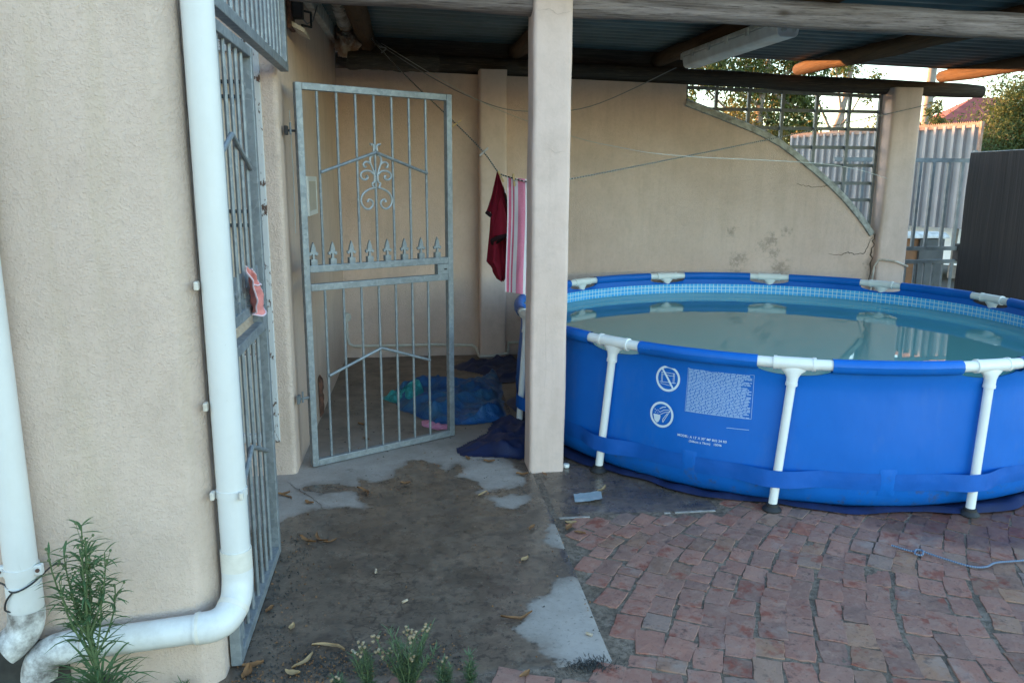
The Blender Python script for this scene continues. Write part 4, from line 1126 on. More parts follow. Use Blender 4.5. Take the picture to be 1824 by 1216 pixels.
line(m, [(cx_ - 0.006, cz_ + 0.000), (cx_ + 0.016, cz_ + 0.014), (cx_ + 0.040, cz_ + 0.022), (cx_ + 0.046, cz_ + 0.030)], 0.003)
line(m, [(cx_ + 0.046, cz_ + 0.026), (cx_ + 0.022, cz_ - 0.018), (cx_ + 0.010, cz_ - 0.040)], 0.003); line(m, [(cx_ + 0.034, cz_ + 0.014), (cx_ + 0.010, cz_ - 0.020), (cx_ + 0.008, cz_ - 0.036)], 0.003)
line(m, [(cx_ - 0.014, cz_ + 0.028), (cx_ + 0.004, cz_ + 0.040), (cx_ + 0.022, cz_ + 0.044)], 0.004)
for dx_, dz_ in ((-0.044, 0.024), (-0.034, 0.018), (-0.040, 0.008), (-0.026, 0.022), (-0.026, 0.008), (-0.018, 0.016)): line(m, [(cx_ + dx_, cz_ + dz_), (cx_ + dx_ + 0.007, cz_ + dz_ - 0.003)], 0.0025)
m.build('warning_print', MAT['ink_white'], pool, recalc=False)
m = MB(); rnd = random.Random(5)                 # block of tiny print
x0, x1, z0, z1 = 0.112, 0.432, 0.438, 0.660
line(m, [(x0 - .004, z0), (x1 + .004, z0), (x1 + .004, z1), (x0 - .004, z1), (x0 - .004, z0)], 0.0018)
nl = 30
for r_ in range(nl):
    z = z1 - 0.006 - (z1 - z0 - 0.010) * r_ / (nl - 1); x = x0; end = x1 - (rnd.uniform(0.0, 0.06) if rnd.random() < 0.2 else 0.004)
    while x < end - 0.01:
        w = min(rnd.uniform(0.008, 0.030), end - x); line(m, [(x, z), (x + w, z)], 0.0044); x += w + 0.0035
m.build('small_print', MAT['ink_pale'], pool, recalc=False)
line_m = MB(); line(line_m, [(0.322, 0.382), (0.43, 0.383)], 0.0025); line_m.build('underline_print', MAT['ink_pale'], pool, recalc=False)
def text_mesh(txt, x0, x1, z, name):
    cu = bpy.data.curves.new('t', 'FONT'); cu.body = txt; cu.size = 1.0; cu.resolution_u = 3; cu.offset = 0.010
    ob = bpy.data.objects.new('t', cu); col.objects.link(ob)
    bpy.context.view_layer.update()
    me = bpy.data.meshes.new_from_object(ob.evaluated_get(bpy.context.evaluated_depsgraph_get()))
    bpy.data.objects.remove(ob); 
    V = [v.co.copy() for v in me.vertices]; F_ = [tuple(p.vertices) for p in me.polygons]
    mx = max(v.x for v in V); mn = min(v.x for v in V); s_ = (x1 - x0) / (mx - mn)
    m = MB(); m.add([onwall(x0 + (v.x - mn) * s_, z + v.y * s_, 0.0038) for v in V], F_)
    bpy.data.meshes.remove(me)
    m.build(name, MAT['ink_white'], pool, recalc=False)
text_mesh('MODEL: A 12\' X 30" MF B02 24 R0', 0.080, 0.328, 0.304, 'model_text')
text_mesh('(366cm x 76cm)   10096', 0.142, 0.305, 0.283, 'model_text')
# water
m = MB(); n = 90
m.add([cyl(2 * pi * i / n, 1.768, 0.585) for i in range(n)], [tuple(range(n))])
w_ = m.build('pool_water', MAT['pool_water']); struct(w_)
# navy ground cloth under the pool
m = MB(); NA = 260
def gc(i, j):
    a = 2 * pi * i / NA
    ro = 1.800 + 0.12 * noise.noise(Vector((math.cos(a) * 3, math.sin(a) * 3, 1))) + 0.03 * noise.noise(Vector((a * 9, 0, 3)))
    r_ = 1.62 + (ro - 1.62) * j / 9
    z = 0.006 + (0.018 + 0.016 * noise.noise(Vector((a * 16, r_ * 8, 0)))) * max(0, 1 - abs(j - 7) / 3.0) * (1 if j < 9 else 0.4)
    return cyl(a, r_, max(0.004, z))
m.grid(gc, NA, 10, cu=True)
tag(m.build('ground_cloth', MAT['navy_cloth'], smooth='all'), 'navy ground cloth peeping out all round under the pool', 'ground cloth')

# ---------------------------------------------------------------- cloths and washing
def heap(name, poly, mat, hgt, seed, step=0.018, fold=(7.0, 3.0), ang=0.5, z0=0.006):
    P = np.array(poly); x0, y0 = P.min(0) - 0.03; x1, y1 = P.max(0) + 0.03
    nx, ny = int((x1 - x0) / step) + 2, int((y1 - y0) / step) + 2
    gx, gy = np.meshgrid(x0 + step * np.arange(nx), y0 + step * np.arange(ny))
    d = sdist(gx, gy, poly)
    for j in range(ny):
        for i in range(nx): d[j, i] += 0.025 * noise.noise(Vector((gx[j, i] * 9, gy[j, i] * 9, seed)))
    vid = {}; m = MB(); ca, sa = math.cos(ang), math.sin(ang)
    def vert(i, j):
        if (i, j) in vid: return vid[i, j]
        x, y = gx[j, i], gy[j, i]; e = max(0.0, min(1.0, d[j, i] / 0.09)); e = e * e * (3 - 2 * e)
        u, v = x * ca + y * sa, -x * sa + y * ca
        wv = noise.noise(Vector((u * fold[1] + seed, v * fold[0], seed)))
        rid = 1 - abs(wv) * 2.2
        big = 0.5 + 0.5 * noise.noise(Vector((x * 3, y * 3, seed + 5)))
        rid2 = max(0, 1 - abs(noise.noise(Vector((u * 9 + seed, v * 5 - seed, 1.7)))) * 3.2)
        z = z0 + hgt * e * (0.22 * big + 0.55 * max(0, rid) ** 1.5 * (0.35 + big) + 0.16 * rid2) + 0.010 * e * noise.noise(Vector((x * 22, y * 22, seed)))
        if d[j, i] < 0.02: z = z0 * 0.6
        m.v.append((x, y, max(z, 0.004))); m.a.append(0); vid[i, j] = len(m.v) - 1
        return vid[i, j]
    for j in range(ny - 1):
        for i in range(nx - 1):
            if max(d[j, i], d[j, i+1], d[j+1, i], d[j+1, i+1]) > 0 and min(d[j, i], d[j, i+1], d[j+1, i], d[j+1, i+1]) > -0.02:
                m.f.append((vert(i, j), vert(i+1, j), vert(i+1, j+1), vert(i, j+1)))
    return m.build(name, MAT[mat], smooth='all')
tag(heap('tarpaulin', [(-0.157,5.781),(-0.101,5.329),(0.026,5.154),(0.117,4.98),(0.373,4.927),(0.60,5.0),(0.66,5.684),(0.72,6.244),(0.64,6.412),(0.505,6.05),(0.277,5.986),(0.103,6.092),(-0.009,5.93)], 'tarp_blue', 0.125, 3.3, 0.012, (6, 2.2), 0.5),
    'crumpled bright blue tarpaulin heaped on the passage floor', 'tarpaulin')
tag(heap('navy_sheet', [(0.30,6.56),(0.60,6.83),(0.95,6.75),(0.98,6.0),(0.68,6.0),(0.62,6.20),(0.44,6.42)], 'navy_cloth', 0.09, 8.1, 0.02),
    'dark navy sheet behind the blue tarpaulin below the pilaster', 'sheet')
tag(heap('navy_sheet', [(0.235,4.45),(0.307,4.53),(0.463,4.73),(0.53,5.02),(0.80,5.05),(0.95,4.45),(0.60,4.26),(0.393,4.31),(0.29,4.34)], 'navy_cloth', 0.085, 12.7, 0.014, (8, 3), -0.5),
    'folded dark navy sheet on the concrete left of the front pillar', 'sheet')
tag(heap('plastic_bag', [(-0.24,5.62),(-0.13,5.50),(0.03,5.48),(0.12,5.60),(0.10,5.78),(-0.02,5.84),(-0.10,5.74),(-0.2,5.70)], 'teal_plastic', 0.15, 27.3, 0.010, (14, 9), 0.2),
    'crumpled teal plastic bag at the left end of the blue tarpaulin', 'bag')
tag(heap('pink_cloth', [(0.045,5.06),(0.06,4.93),(0.15,4.84),(0.235,4.85),(0.245,4.93),(0.16,4.99),(0.10,5.08)], 'pink_cloth', 0.06, 31.3, 0.008, (22, 9), 0.9),
    'small pink cloth dropped in front of the blue tarpaulin', 'cloth')

def sheet_between(left, right, nv, nu, yf, zs_):
    """grid cloth between two outlines x(z)"""
    def ip(pts, z):
        for (x0, z0), (x1, z1) in zip(pts, pts[1:]):
            if z1 <= z <= z0: return x0 + (x1 - x0) * (z0 - z) / (z0 - z1 + 1e-9)
        return pts[0][0] if z > pts[0][1] else pts[-1][0]
    m = MB(); zt, zb = zs_
    def f(i, j):
        z = zt + (zb - zt) * j / (nv - 1); a = i / (nu - 1)
        xl, xr = ip(left, z), ip(right, z)
        return (xl + (xr - xl) * a, yf(a, z), z)
    m.grid(f, nu, nv); return m
ts = thing('t_shirt', 'dark red t-shirt with black cuffs pegged on the clothesline', 't-shirt', (0.53, 4.8, 1.0))
L1 = [(0.524, 1.634), (0.50, 1.53), (0.487, 1.40), (0.480, 1.273), (0.462, 1.087), (0.497, 1.052), (0.501, 1.024), (0.525, 0.982), (0.550, 0.966)]
R1 = [(0.532, 1.634), (0.555, 1.563), (0.583, 1.48), (0.594, 1.378), (0.594, 1.245), (0.591, 1.131), (0.585, 0.995), (0.566, 0.966)]
yf = lambda a, z: 4.80 + 0.030 * math.sin(a * 7.5 + z * 2.2) * min(1, (1.64 - z) * 3) + 0.018 * noise.noise(Vector((a * 4, z * 7, 3))) 
sheet_between(L1, R1, 44, 26, yf, (1.634, 0.966)).build('body', MAT['shirt_red'], ts, smooth='all')
yb_ = lambda a, z: 4.845 + 0.02 * math.sin(a * 6 + z * 3) 
sheet_between([(0.528, 1.62), (0.505, 1.45), (0.50, 1.2), (0.515, 1.0)], [(0.533, 1.62), (0.575, 1.45), (0.585, 1.2), (0.575, 1.0)], 24, 14, yb_, (1.62, 1.0)).build('back_panel', MAT['shirt_red'], ts, smooth='all')
sl_ = sheet_between([(0.518, 1.60), (0.490, 1.49), (0.466, 1.415), (0.456, 1.392)], [(0.530, 1.60), (0.515, 1.47), (0.498, 1.385), (0.488, 1.366)], 14, 8, lambda a, z: 4.79 + 0.02 * math.sin(a * 5), (1.60, 1.392)).build('sleeve', MAT['shirt_red'], ts, smooth='all')
MB().bar((0.4575, 4.795, 1.396), (0.491, 4.795, 1.368), 0.024, 0.024, (0, 1, 0)).build('cuff', MAT['cuff_dark'], sl_, bevel=0.006)
s2 = sheet_between([(0.540, 1.48), (0.515, 1.36), (0.492, 1.25)], [(0.55, 1.48), (0.580, 1.37), (0.594, 1.262)], 18, 14, lambda a, z: 4.762 - 0.03 * math.sin(a * 3.1) * min(1, (1.48 - z) * 5), (1.48, 1.255)).build('sleeve', MAT['shirt_red'], ts, smooth='all')
MB().tube([(0.488, 4.752, 1.222), (0.505, 4.742, 1.232), (0.54, 4.732, 1.247), (0.575, 4.742, 1.254), (0.595, 4.76, 1.256)], 0.0135, 8).build('cuff', MAT['cuff_dark'], s2, smooth=True)
MB().tube([(0.488, 4.752, 1.222), (0.495, 4.775, 1.203), (0.52, 4.785, 1.208), (0.56, 4.78, 1.235)], 0.010, 8).build('cuff', MAT['cuff_dark'], s2, smooth=True)
MB().prism([(0.556, 1.555), (0.580, 1.49), (0.591, 1.41), (0.58, 1.42), (0.566, 1.49)], 'y', 4.755, 4.765).build('neckband', MAT['cuff_dark'], ts)
MB().prism([(0.566, 1.527), (0.575, 1.517), (0.574, 1.505), (0.567, 1.512)], 'y', 4.750, 4.754).build('neck_tag', MAT['lace_white'], ts)
m = MB(); nu, nv = 22, 30
def tw_(i, j):
    a = i / (nu - 1); c = j / (nv - 1)
    x = 0.575 + 0.150 * a - 0.004 * c + 0.004 * math.sin(c * 5)
    z = 1.600 - 0.012 * a - 0.685 * c
    return (x, 4.70 + 0.016 * math.sin(a * 8 + 0.4) * (0.5 + 0.5 * c) - 0.05 * a + 0.006 * noise.noise(Vector((a * 5, c * 6, 0))), z)
m.grid(tw_, nu, nv)
tw = m.build('towel', MAT['towel_stripe'], smooth='all'); tag(tw, 'pink and white striped towel pegged beside the front pillar', 'towel')
uvl = tw.data.uv_layers.new(name='UVMap')
for p in tw.data.polygons:
    for li in p.loop_indices:
        vi = tw.data.loops[li].vertex_index; uvl.data[li].uv = ((vi % nu) / (nu - 1), (vi // nu) / (nv - 1))
def line_obj(name, pts, r_, mat, label, k=8):
    o = MB().tube(smooth_path(pts, k), r_, 6).build(name, MAT[mat], smooth=True); return tag(o, label, 'clothesline')
line_obj('clothesline', [(-0.326, 6.6, 2.716), (0.0, 5.95, 2.305), (0.312, 5.3, 1.94), (0.464, 5.0, 1.752), (0.530, 4.80, 1.635), (0.585, 4.70, 1.602), (0.72, 4.64, 1.573), (0.95, 4.67, 1.592), (2.9, 5.76, 1.94), (4.66, 6.78, 2.275), (4.74, 6.85, 2.30)], 0.0042, 'rope_black_white', 'black and white rope clothesline carrying the shirt and towel')
line_obj('clothesline', [(-0.24, 6.62, 2.66), (-0.16, 6.5, 2.58), (0.20, 6.2, 2.33), (0.50, 5.9, 2.155), (0.82, 5.9, 2.082), (1.357, 6.0, 2.131), (2.055, 6.1, 2.44)], 0.0035, 'cord_grey', 'grey cord sagging from the corner pole to the tube light')
line_obj('clothesline', [(-0.20, 6.55, 2.63), (0.491, 5.8, 2.145), (1.008, 5.2, 1.885), (1.30, 4.9, 1.79), (1.66, 4.75, 1.735), (2.9, 5.2, 1.70), (4.44, 6.96, 1.62)], 0.0022, 'cord_white', 'thin pale string crossing behind the front pillar')
tag(MB().tube(smooth_path([(-0.30, 6.60, 2.79), (-0.27, 6.52, 2.66), (-0.22, 6.50, 2.60), (-0.16, 6.49, 2.585), (-0.20, 6.5, 2.55)], 5), 0.006, 6).build('cord_knot', MAT['cord_grey'], smooth=True), 'knotted loops of grey cord tied round the corner pole', 'knot')
def peg(loc, rz, tilt, mat, label):
    p = thing('clothes_peg', label, 'peg', loc, rz, 'pegs on the clothesline')
    p.rotation_euler = (0, tilt, rz)
    for s_ in (-1, 1): MB().bar((-0.036, s_ * 0.005, 0), (0.036, s_ * 0.0045, 0), 0.007, 0.010).build('jaw', MAT[mat], p, local=True)
    MB().tube([(0.004, -0.010, 0), (0.004, 0.010, 0)], 0.004, 6).build('spring', MAT['dull_steel'], p, local=True)
peg((0.312, 5.29, 1.945), 0.1, -0.62, 'peg_wood', 'wooden peg alone on the rope in front of the back wall')
peg((0.462, 4.99, 1.755), 0.1, -0.75, 'peg_grey', 'greyed peg on the rope in front of the pilaster')
peg((0.545, 4.77, 1.605), 0.1, 1.1, 'peg_wood', 'wooden peg holding the red shirt')
peg((0.612, 4.68, 1.585), 0.1, 1.45, 'peg_wood', 'wooden peg holding the striped towel')

# ---------------------------------------------------------------- small things on the floor
def dry_leaf(seed, L_, W_, bend):
    m = MB(); rn = random.Random(seed); n = 7; vv = []
    for i in range(n + 1):
        t_ = i / n; w = W_ * math.sin(pi * min(0.98, t_ * 0.94 + 0.03)) ** 0.8
        x = L_ * (t_ - 0.5); y = bend * math.sin(pi * t_); z = 0.006 + 0.012 * abs(t_ - 0.45) + rn.uniform(0, 0.004)
        vv += [(x, y - w, z + 0.006), (x, y, z), (x, y + w, z + 0.007)]
    ff = []
    for i in range(n):
        for k in range(2): ff.append((3*i+k, 3*i+k+1, 3*i+k+4, 3*i+k+3))
    return m.add(vv, ff)
LV = [dry_leaf(i, (0.085, 0.06, 0.11, 0.05)[i % 4], (0.009, 0.012, 0.008, 0.014)[i % 4], (0.006, -0.004, 0.022, 0.003)[i % 4]).mesh('dry_leaf', MAT['leaf_dry' if i % 3 else 'leaf_tan'], smooth='all', recalc=False) for i in range(8)]
leafspots = [(-0.651,3.82,2),(-0.671,3.865,1),(-0.527,3.742,1),(-0.384,3.303,4),(-0.483,3.32,4),(-0.274,3.835,2),(-0.055,3.947,1),(0.454,3.03,3),(0.36,2.60,2),(-0.308,2.462,6),(-0.385,2.40,0),(-0.41,2.345,3),(-0.545,2.40,5),(-0.56,2.36,1),(0.532,3.329,5),(0.34,3.75,0),(0.96,3.74,0),(0.34,2.25,5),(0.16,5.25,0),(-0.30,4.70,1),(-0.22,4.55,3),(0.30,4.28,5),(0.42,4.22,1),(-0.34,5.0,4),(-0.1,5.9,2),(0.58,4.0,1),(0.70,3.99,5),(0.72,3.36,3),(0.74,3.25,5),(0.70,3.30,1),(-0.45,2.62,3),(-0.42,3.34,2),(-0.55,2.75,1)]
for i, (x, y, k) in enumerate(leafspots):
    o = bpy.data.objects.new('dry_leaf', LV[k]); col.objects.link(o); o.location = (x, y, -0.004); o.rotation_euler = (0, 0, random.uniform(0, 6.28)); s_ = random.uniform(0.8, 1.25); o.scale = (s_, s_, s_)
    where = 'on the passage floor behind the open gate' if y > 4.45 else 'beside the brick edge of the slab' if x > 0.66 else 'on the damp slab near the front weeds' if y < 2.5 else 'on the damp slab before the open gate'
    tag(o, 'curled tan gum leaf ' + where if k % 3 == 0 else 'dry brown gum leaf ' + where, 'leaf', 'fallen gum leaves')
m = MB()
def pk(i, j): return (0.79 + 0.142 * i / 8 + 0.015 * (j / 6), 3.60 + 0.105 * j / 6 + 0.004 * noise.noise(Vector((i, j, 0))), 0.006 + 0.012 * (i / 8) ** 2 + 0.006 * noise.noise(Vector((i * 0.7, j * 0.8, 1))))
m.grid(pk, 9, 7); tag(m.build('foil_packet', MAT['packet'], smooth='all'), 'flat pale blue packet lying in front of the front pillar', 'packet')
tag(MB().lathe((0.845, 4.10, 0.001), [(0.017, 0), (0.018, 0.012), (0.0165, 0.018), (0.010, 0.019)], 20).build('bottle_cap', MAT['pool_white'], smooth=True), 'white bottle cap at the foot of the front pillar', 'bottle cap')
for x, y, where in ((0.60, 2.45, 'on the dry concrete corner'), (-0.22, 2.44, 'near the front weeds'), (-0.17, 3.0, 'in the middle of the wet slab'), (-0.05, 2.75, 'on the wet slab behind the flowering weed')):
    a = random.uniform(0, 3.1); d = Vector((math.cos(a), math.sin(a), 0)) * 0.012
    tag(MB().tube([Vector((x, y, 0.007)) - d, Vector((x, y, 0.008)) + d], 0.005, 8).build('cigarette_end', MAT['butt_paper'], smooth=True), 'tan cigarette end ' + where, 'cigarette end', 'cigarette ends on the slab')
rp2 = [(2.085, 2.965), (2.10, 2.948), (2.12, 2.92), (2.143, 2.90), (2.165, 2.905), (2.18, 2.885), (2.16, 2.862), (2.14, 2.88), (2.165, 2.90), (2.20, 2.875), (2.24, 2.815), (2.301, 2.745), (2.36, 2.733), (2.436, 2.763), (2.568, 2.768), (2.8, 2.80)]
tag(MB().tube(smooth_path([(x, y, 0.010 + (0.008 if i in (5, 8) else 0)) for i, (x, y) in enumerate(rp2)], 6), 0.0042, 8).build('rope', MAT['rope_blue_white'], smooth=True), 'thin blue and white rope with a small loop lying on the bricks', 'rope')
m = MB(); rn = random.Random(9)                   # crumbs of soil and chaff
for i in range(2600):
    q = rn.random()
    if q < 0.35: x, y = rn.uniform(-0.6, 0.15), 2.30 + abs(rn.gauss(0, 0.09))
    elif q < 0.5: x, y = rn.gauss(0.69, 0.025), rn.uniform(2.3, 3.45)
    elif q < 0.6: x, y = rn.uniform(0.68, 1.5), rn.gauss(3.40, 0.02)
    elif q < 0.72: x, y = rn.gauss(-0.52, 0.06), rn.uniform(2.5, 3.4)
    elif q < 0.85: x, y = rn.gauss(-0.29, 0.07), rn.gauss(2.38, 0.045)
    else: x, y = rn.uniform(-0.6, 0.65), rn.uniform(2.3, 6.5)
    s_ = rn.uniform(0.0015, 0.0045) ; h_ = 0.002 if (x < 0.655 and y > 2.282) else -0.010
    a = rn.uniform(0, 6.28); e = rn.uniform(1, 2.6)
    m.add([(x + s_*e*math.cos(a), y + s_*e*math.sin(a), h_), (x + s_*math.cos(a+2), y + s_*math.sin(a+2), h_), (x + s_*math.cos(a+4.2), y + s_*math.sin(a+4.2), h_), (x, y, h_ + s_*1.2)], [(0,1,3),(1,2,3),(2,0,3)])
o = m.build('soil_crumbs', MAT['leaf_dry'], recalc=False); stuff(o)
o.data.materials.append(MAT['gully_dark']); o.data.polygons.foreach_set('material_index', [1 if (i // 3) % 4 else 0 for i in range(len(o.data.polygons))])
tag(o, 'scattered crumbs of soil and leaf litter along the slab edges', 'debris')
# ---------------------------------------------------------------- weeds
def blade(m, p, d, L_, w, droop, rn, n=4):
    p = Vector(p); d = Vector(d).normalized(); sd_ = d.cross(Vector((0, 0, 1)))
    if sd_.length < 0.01: sd_ = Vector((1, 0, 0))
    sd_.normalize(); vv = []; q = p.copy()
    for i in range(n + 1):
        t_ = i / n; ww = w * (0.35 + 1.3 * t_ * (1 - t_) * 2) * (1 - t_ ** 3) + 0.0004
        vv += [q - sd_ * ww, q + sd_ * ww]
        d = (d + Vector((0, 0, -droop * (0.3 + t_)))).normalized(); q = q + d * (L_ / n)
    m.add(vv, [(2*i, 2*i+1, 2*i+3, 2*i+2) for i in range(n)])
def tall_weed(loc, H_, seed, label):
    rn = random.Random(seed); pl = thing('weed', label, 'weed', loc)
    st = MB(); lf = MB(); bd = MB()
    main = [Vector((loc[0] + 0.012 * math.sin(i * 0.7), loc[1] + 0.01 * math.sin(i), loc[2] + H_ * i / 10)) for i in range(11)]
    st.tube(main, [0.0052 - 0.00036 * i for i in range(11)], 6)
    stems = [(main, 0.0, 1.0)]
    for k in range(12):
        t0 = rn.uniform(0.38, 0.62); i0 = int(t0 * 10); a = rn.uniform(0, 6.28)
        p = main[i0]; top = H_ * rn.uniform(0.28, 0.42); sp = rn.uniform(0.03, 0.085)
        pts = [p + Vector((math.cos(a) * sp * (1 - (1 - s_ / 5) ** 2), math.sin(a) * sp * 0.55 * (1 - (1 - s_ / 5) ** 2), top * s_ / 5)) for s_ in range(6)]
        st.tube(pts, [0.0035 - 0.0004 * s_ for s_ in range(6)], 5); stems.append((pts, 0.1, 0.6))
    for pts, lo, sc_ in stems:
        n = 150 if sc_ == 1 else 24
        for i in range(n):
            t_ = rn.uniform(lo, 1.0) ** (1.25 if sc_ == 1 else 1.0); f = t_ * (len(pts) - 1); k = min(int(f), len(pts) - 2); p = pts[k].lerp(pts[k + 1], f - k)
            a = rn.uniform(0, 6.28)
            L_ = (0.165 * (1 - t_ * 0.66) * rn.uniform(0.6, 1.2)) if sc_ == 1 else rn.uniform(0.03, 0.075)
            d = (math.cos(a), math.sin(a) * 0.8, rn.uniform(0.25, 0.9))
            blade(lf, p, d, L_, 0.0034 * rn.uniform(0.7, 1.2), rn.uniform(0.12, 0.42), rn)
        if sc_ < 1 or True:
            for q in range(4):
                e = pts[-1] + Vector((rn.uniform(-.02, .02), rn.uniform(-.02, .02), rn.uniform(-0.05, 0.012)))
                st.tube([pts[-2], e], 0.0008, 4); bd.lathe(e, [(0.001, -0.004), (0.0036, -0.001), (0.0034, 0.003), (0.001, 0.005)], 6)
    for i in range(110):
        a = rn.uniform(0, 6.28); p = main[0].lerp(main[3], rn.random())
        blade(lf, p, (math.cos(a), math.sin(a) * 0.8, rn.uniform(0.5, 1.6)), rn.uniform(0.09, 0.19), 0.0040, rn.uniform(0.15, 0.45), rn, 5)
    st.build('stem', MAT['stem_green'], pl, smooth=True); lf.build('foliage', MAT['weed_green'], pl, recalc=False); stuff(bd.build('flower_buds', MAT['stem_green'], pl, smooth=True))
tall_weed((-0.905, 2.10, 0.0), 0.665, 4, 'tall green narrow leaved weed growing in front of the horizontal white pipe')
def low_weed(loc, H_, W_, seed, nst, label, flowers):
    rn = random.Random(seed); pl = thing('weed', label, 'weed', loc, 0, 'low flowering weeds along the slab edge')
    st = MB(); lf = MB(); fl_ = MB()
    for k in range(nst):
        a = rn.uniform(0, 6.28); h_ = H_ * rn.uniform(0.55, 1.0); sp = W_ * rn.uniform(0.2, 1)
        pts = [Vector((loc[0] + math.cos(a) * sp * (s_ / 6) ** 1.2, loc[1] + math.sin(a) * sp * 0.4 * (s_ / 6), loc[2] + h_ * s_ / 6)) + Vector((rn.uniform(-.004, .004), 0, 0)) for s_ in range(7)]
        st.tube(pts, [0.0022 - 0.0002 * s_ for s_ in range(7)], 5)
        for i in range(46):
            t_ = rn.uniform(0.05, 1.0); f = t_ * 6; q = min(int(f), 5); p = pts[q].lerp(pts[q + 1], f - q); b_ = rn.uniform(0, 6.28)
            blade(lf, p, (math.cos(b_), math.sin(b_), rn.uniform(0.2, 1.2)), rn.uniform(0.015, 0.038), 0.0016, rn.uniform(-0.1, 0.25), rn, 3)
        if k < flowers:
            for q in range(rn.randint(2, 7)):
                e = pts[-1] + Vector((rn.uniform(-.014, .014), rn.uniform(-.010, .010), rn.uniform(-.016, .014)))
                fl_.lathe(e, [(0.001, -0.005), (0.0035, -0.002), (0.0052, 0.003), (0.003, 0.005)], 7)
    st.build('stem', MAT['stem_green'], pl, smooth=True); lf.build('foliage', MAT['weed_grey'], pl, recalc=False)
    if fl_.v: stuff(fl_.build('flower_heads', MAT['flower_dry'], pl))
low_weed((-0.155, 2.215, -0.01), 0.195, 0.06, 5, 9, 'small grey green weed with few flowers, left of the flowering weed clump', 2)
low_weed((-0.035, 2.215, -0.01), 0.235, 0.11, 6, 22, 'bushy weed clump with dry cream flower heads at the front slab edge', 7)
low_weed((0.075, 2.22, -0.01), 0.11, 0.04, 8, 6, 'low green weed right of the flowering weed clump', 1)
low_weed((0.165, 2.235, -0.01), 0.115, 0.03, 7, 4, 'single small weed sprig furthest right along the slab edge', 0)
low_weed((-0.235, 2.22, -0.01), 0.085, 0.03, 11, 4, 'tiny weed sprig furthest left along the slab edge', 1)
low_weed((-0.72, 2.24, -0.01), 0.08, 0.04, 13, 5, 'tiny dark weed at the foot of the house wall near the corner', 0)
m = MB(); rn = random.Random(15)
for i in range(420):
    p = (0.56 + rn.gauss(0, 0.045), 2.275 + rn.gauss(0, 0.018), 0.0); a = rn.uniform(0, 6.28)
    blade(m, p, (math.cos(a), math.sin(a), rn.uniform(0.3, 1.2)), rn.uniform(0.008, 0.02), 0.0012, 0.1, rn, 2)
tag(m.build('moss_tuft', MAT['gully_dark'], recalc=False), 'dark dead moss tuft at the slab front corner', 'moss')

# ---------------------------------------------------------------- beyond the wall
def strip_wall(m, p, q, prof_fn, z0, z1, n):
    pass
A, B = Vector((8.66, 11.25, 0)), Vector((7.40, 14.85, 0))
dirv = (B - A).normalized(); nrm = Vector((-dirv.y, dirv.x, 0))
if nrm.dot(Vector((0, 0, 0)) - A) < 0: nrm = -nrm
sf = thing('sheet_fence', 'tall ribbed metal sheet fence beyond the right pillar', 'fence', (8.0, 13.0, 0))
L_ = (B - A).length; npan = 4
for k in range(npan):
    m = MB(); s0, s1 = L_ * k / npan, L_ * (k + 1) / npan; pts = []
    pitch = L_ / 24; s_ = s0
    while s_ < s1 - 0.01:
        for f, h_ in ((0.0, 0), (0.60, 0), (0.66, 0.055), (0.94, 0.055), (1.0, 0)):
            if s_ + f * pitch <= s1 + 1e-6: pts.append((s_ + f * pitch, h_))
        s_ += pitch
    def sp_(i, j, pts=pts):
        s_, h_ = pts[i]; p = A + dirv * s_ + nrm * (h_ + 0.001 * (k % 2)); return (p.x, p.y, (0.88, 2.46)[j])
    m.grid(sp_, len(pts), 2); m.build('metal_sheet', MAT['ibr_sheet'], sf)
    m = MB(); n = 26
    vv = []; ff = []
    for i in range(n * 2 + 1):
        p = A + dirv * (s0 + (s1 - s0) * i / (2 * n)) + nrm * 0.045
        vv += [(p.x, p.y, 2.42), (p.x, p.y, 2.485 + (0.03 if i % 2 else 0))]
    for i in range(n * 2): ff.append((2*i, 2*i+1, 2*i+3, 2*i+2))
    m.add(vv, ff); m.build('spiked_strip', MAT['ibr_rust'], sf, recalc=False)
MB().bar(A + nrm * 0.05 + Vector((0, 0, 0.88)), A + nrm * 0.05 + Vector((0, 0, 2.5)), 0.04, 0.05, (0, 1, 0)).build('end_post', MAT['ibr_rust'], sf)
bwall = thing('low_wall', 'low brown boundary wall with white coping and grey end pier', 'wall', (7.2, 10.5, 0))
MB().box((5.6, 10.24, -0.05), (7.11, 10.5, 0.815)).build('wall', MAT['wall_brown'], bwall)
MB().box((7.10, 10.20, -0.05), (7.47, 10.56, 0.81)).build('pier', MAT['wall_grey'], bwall)
MB().prism([(10.17, 0.822), (10.60, 0.822), (10.57, 0.86), (10.50, 0.90), (10.28, 0.90), (10.19, 0.86)], 'x', 5.6, 7.53).build('coping', MAT['coping'], bwall, bevel=0.01)
sg = thing('street_gate', 'grey steel bar gate between right pillar and dark net fence', 'gate', (6.6, 9.3, 0))
DS = MAT['dull_steel']
for z, h_ in ((1.862, 0.05), (0.76, 0.05), (0.592, 0.05), (0.12, 0.10)): MB().bar((5.2, 9.3, z), (7.10, 9.3, z), 0.04, h_).build('rail', DS, sg)
for x in (5.4, 5.6, 5.8, 6.0, 6.19, 6.36, 6.535, 6.75, 6.93): MB().bar((x, 9.3, 0.78), (x, 9.3, 1.84), 0.034, 0.034, (0, 1, 0)).build('bar', DS, sg)
for i in range(14): MB().bar((5.28 + 0.128 * i, 9.3, 0.17), (5.28 + 0.128 * i, 9.3, 0.57), 0.03 if i % 2 else 0.016, 0.02, (0, 1, 0)).build('bar', DS, sg)
MB().bar((7.08, 9.3, 0.05), (7.08, 9.3, 1.9), 0.045, 0.045, (0, 1, 0)).build('stile', DS, sg)
lk = MB().box((6.98, 9.24, 0.60), (7.13, 9.36, 0.82)).build('lock', MAT['black_iron'], sg, bevel=0.01)
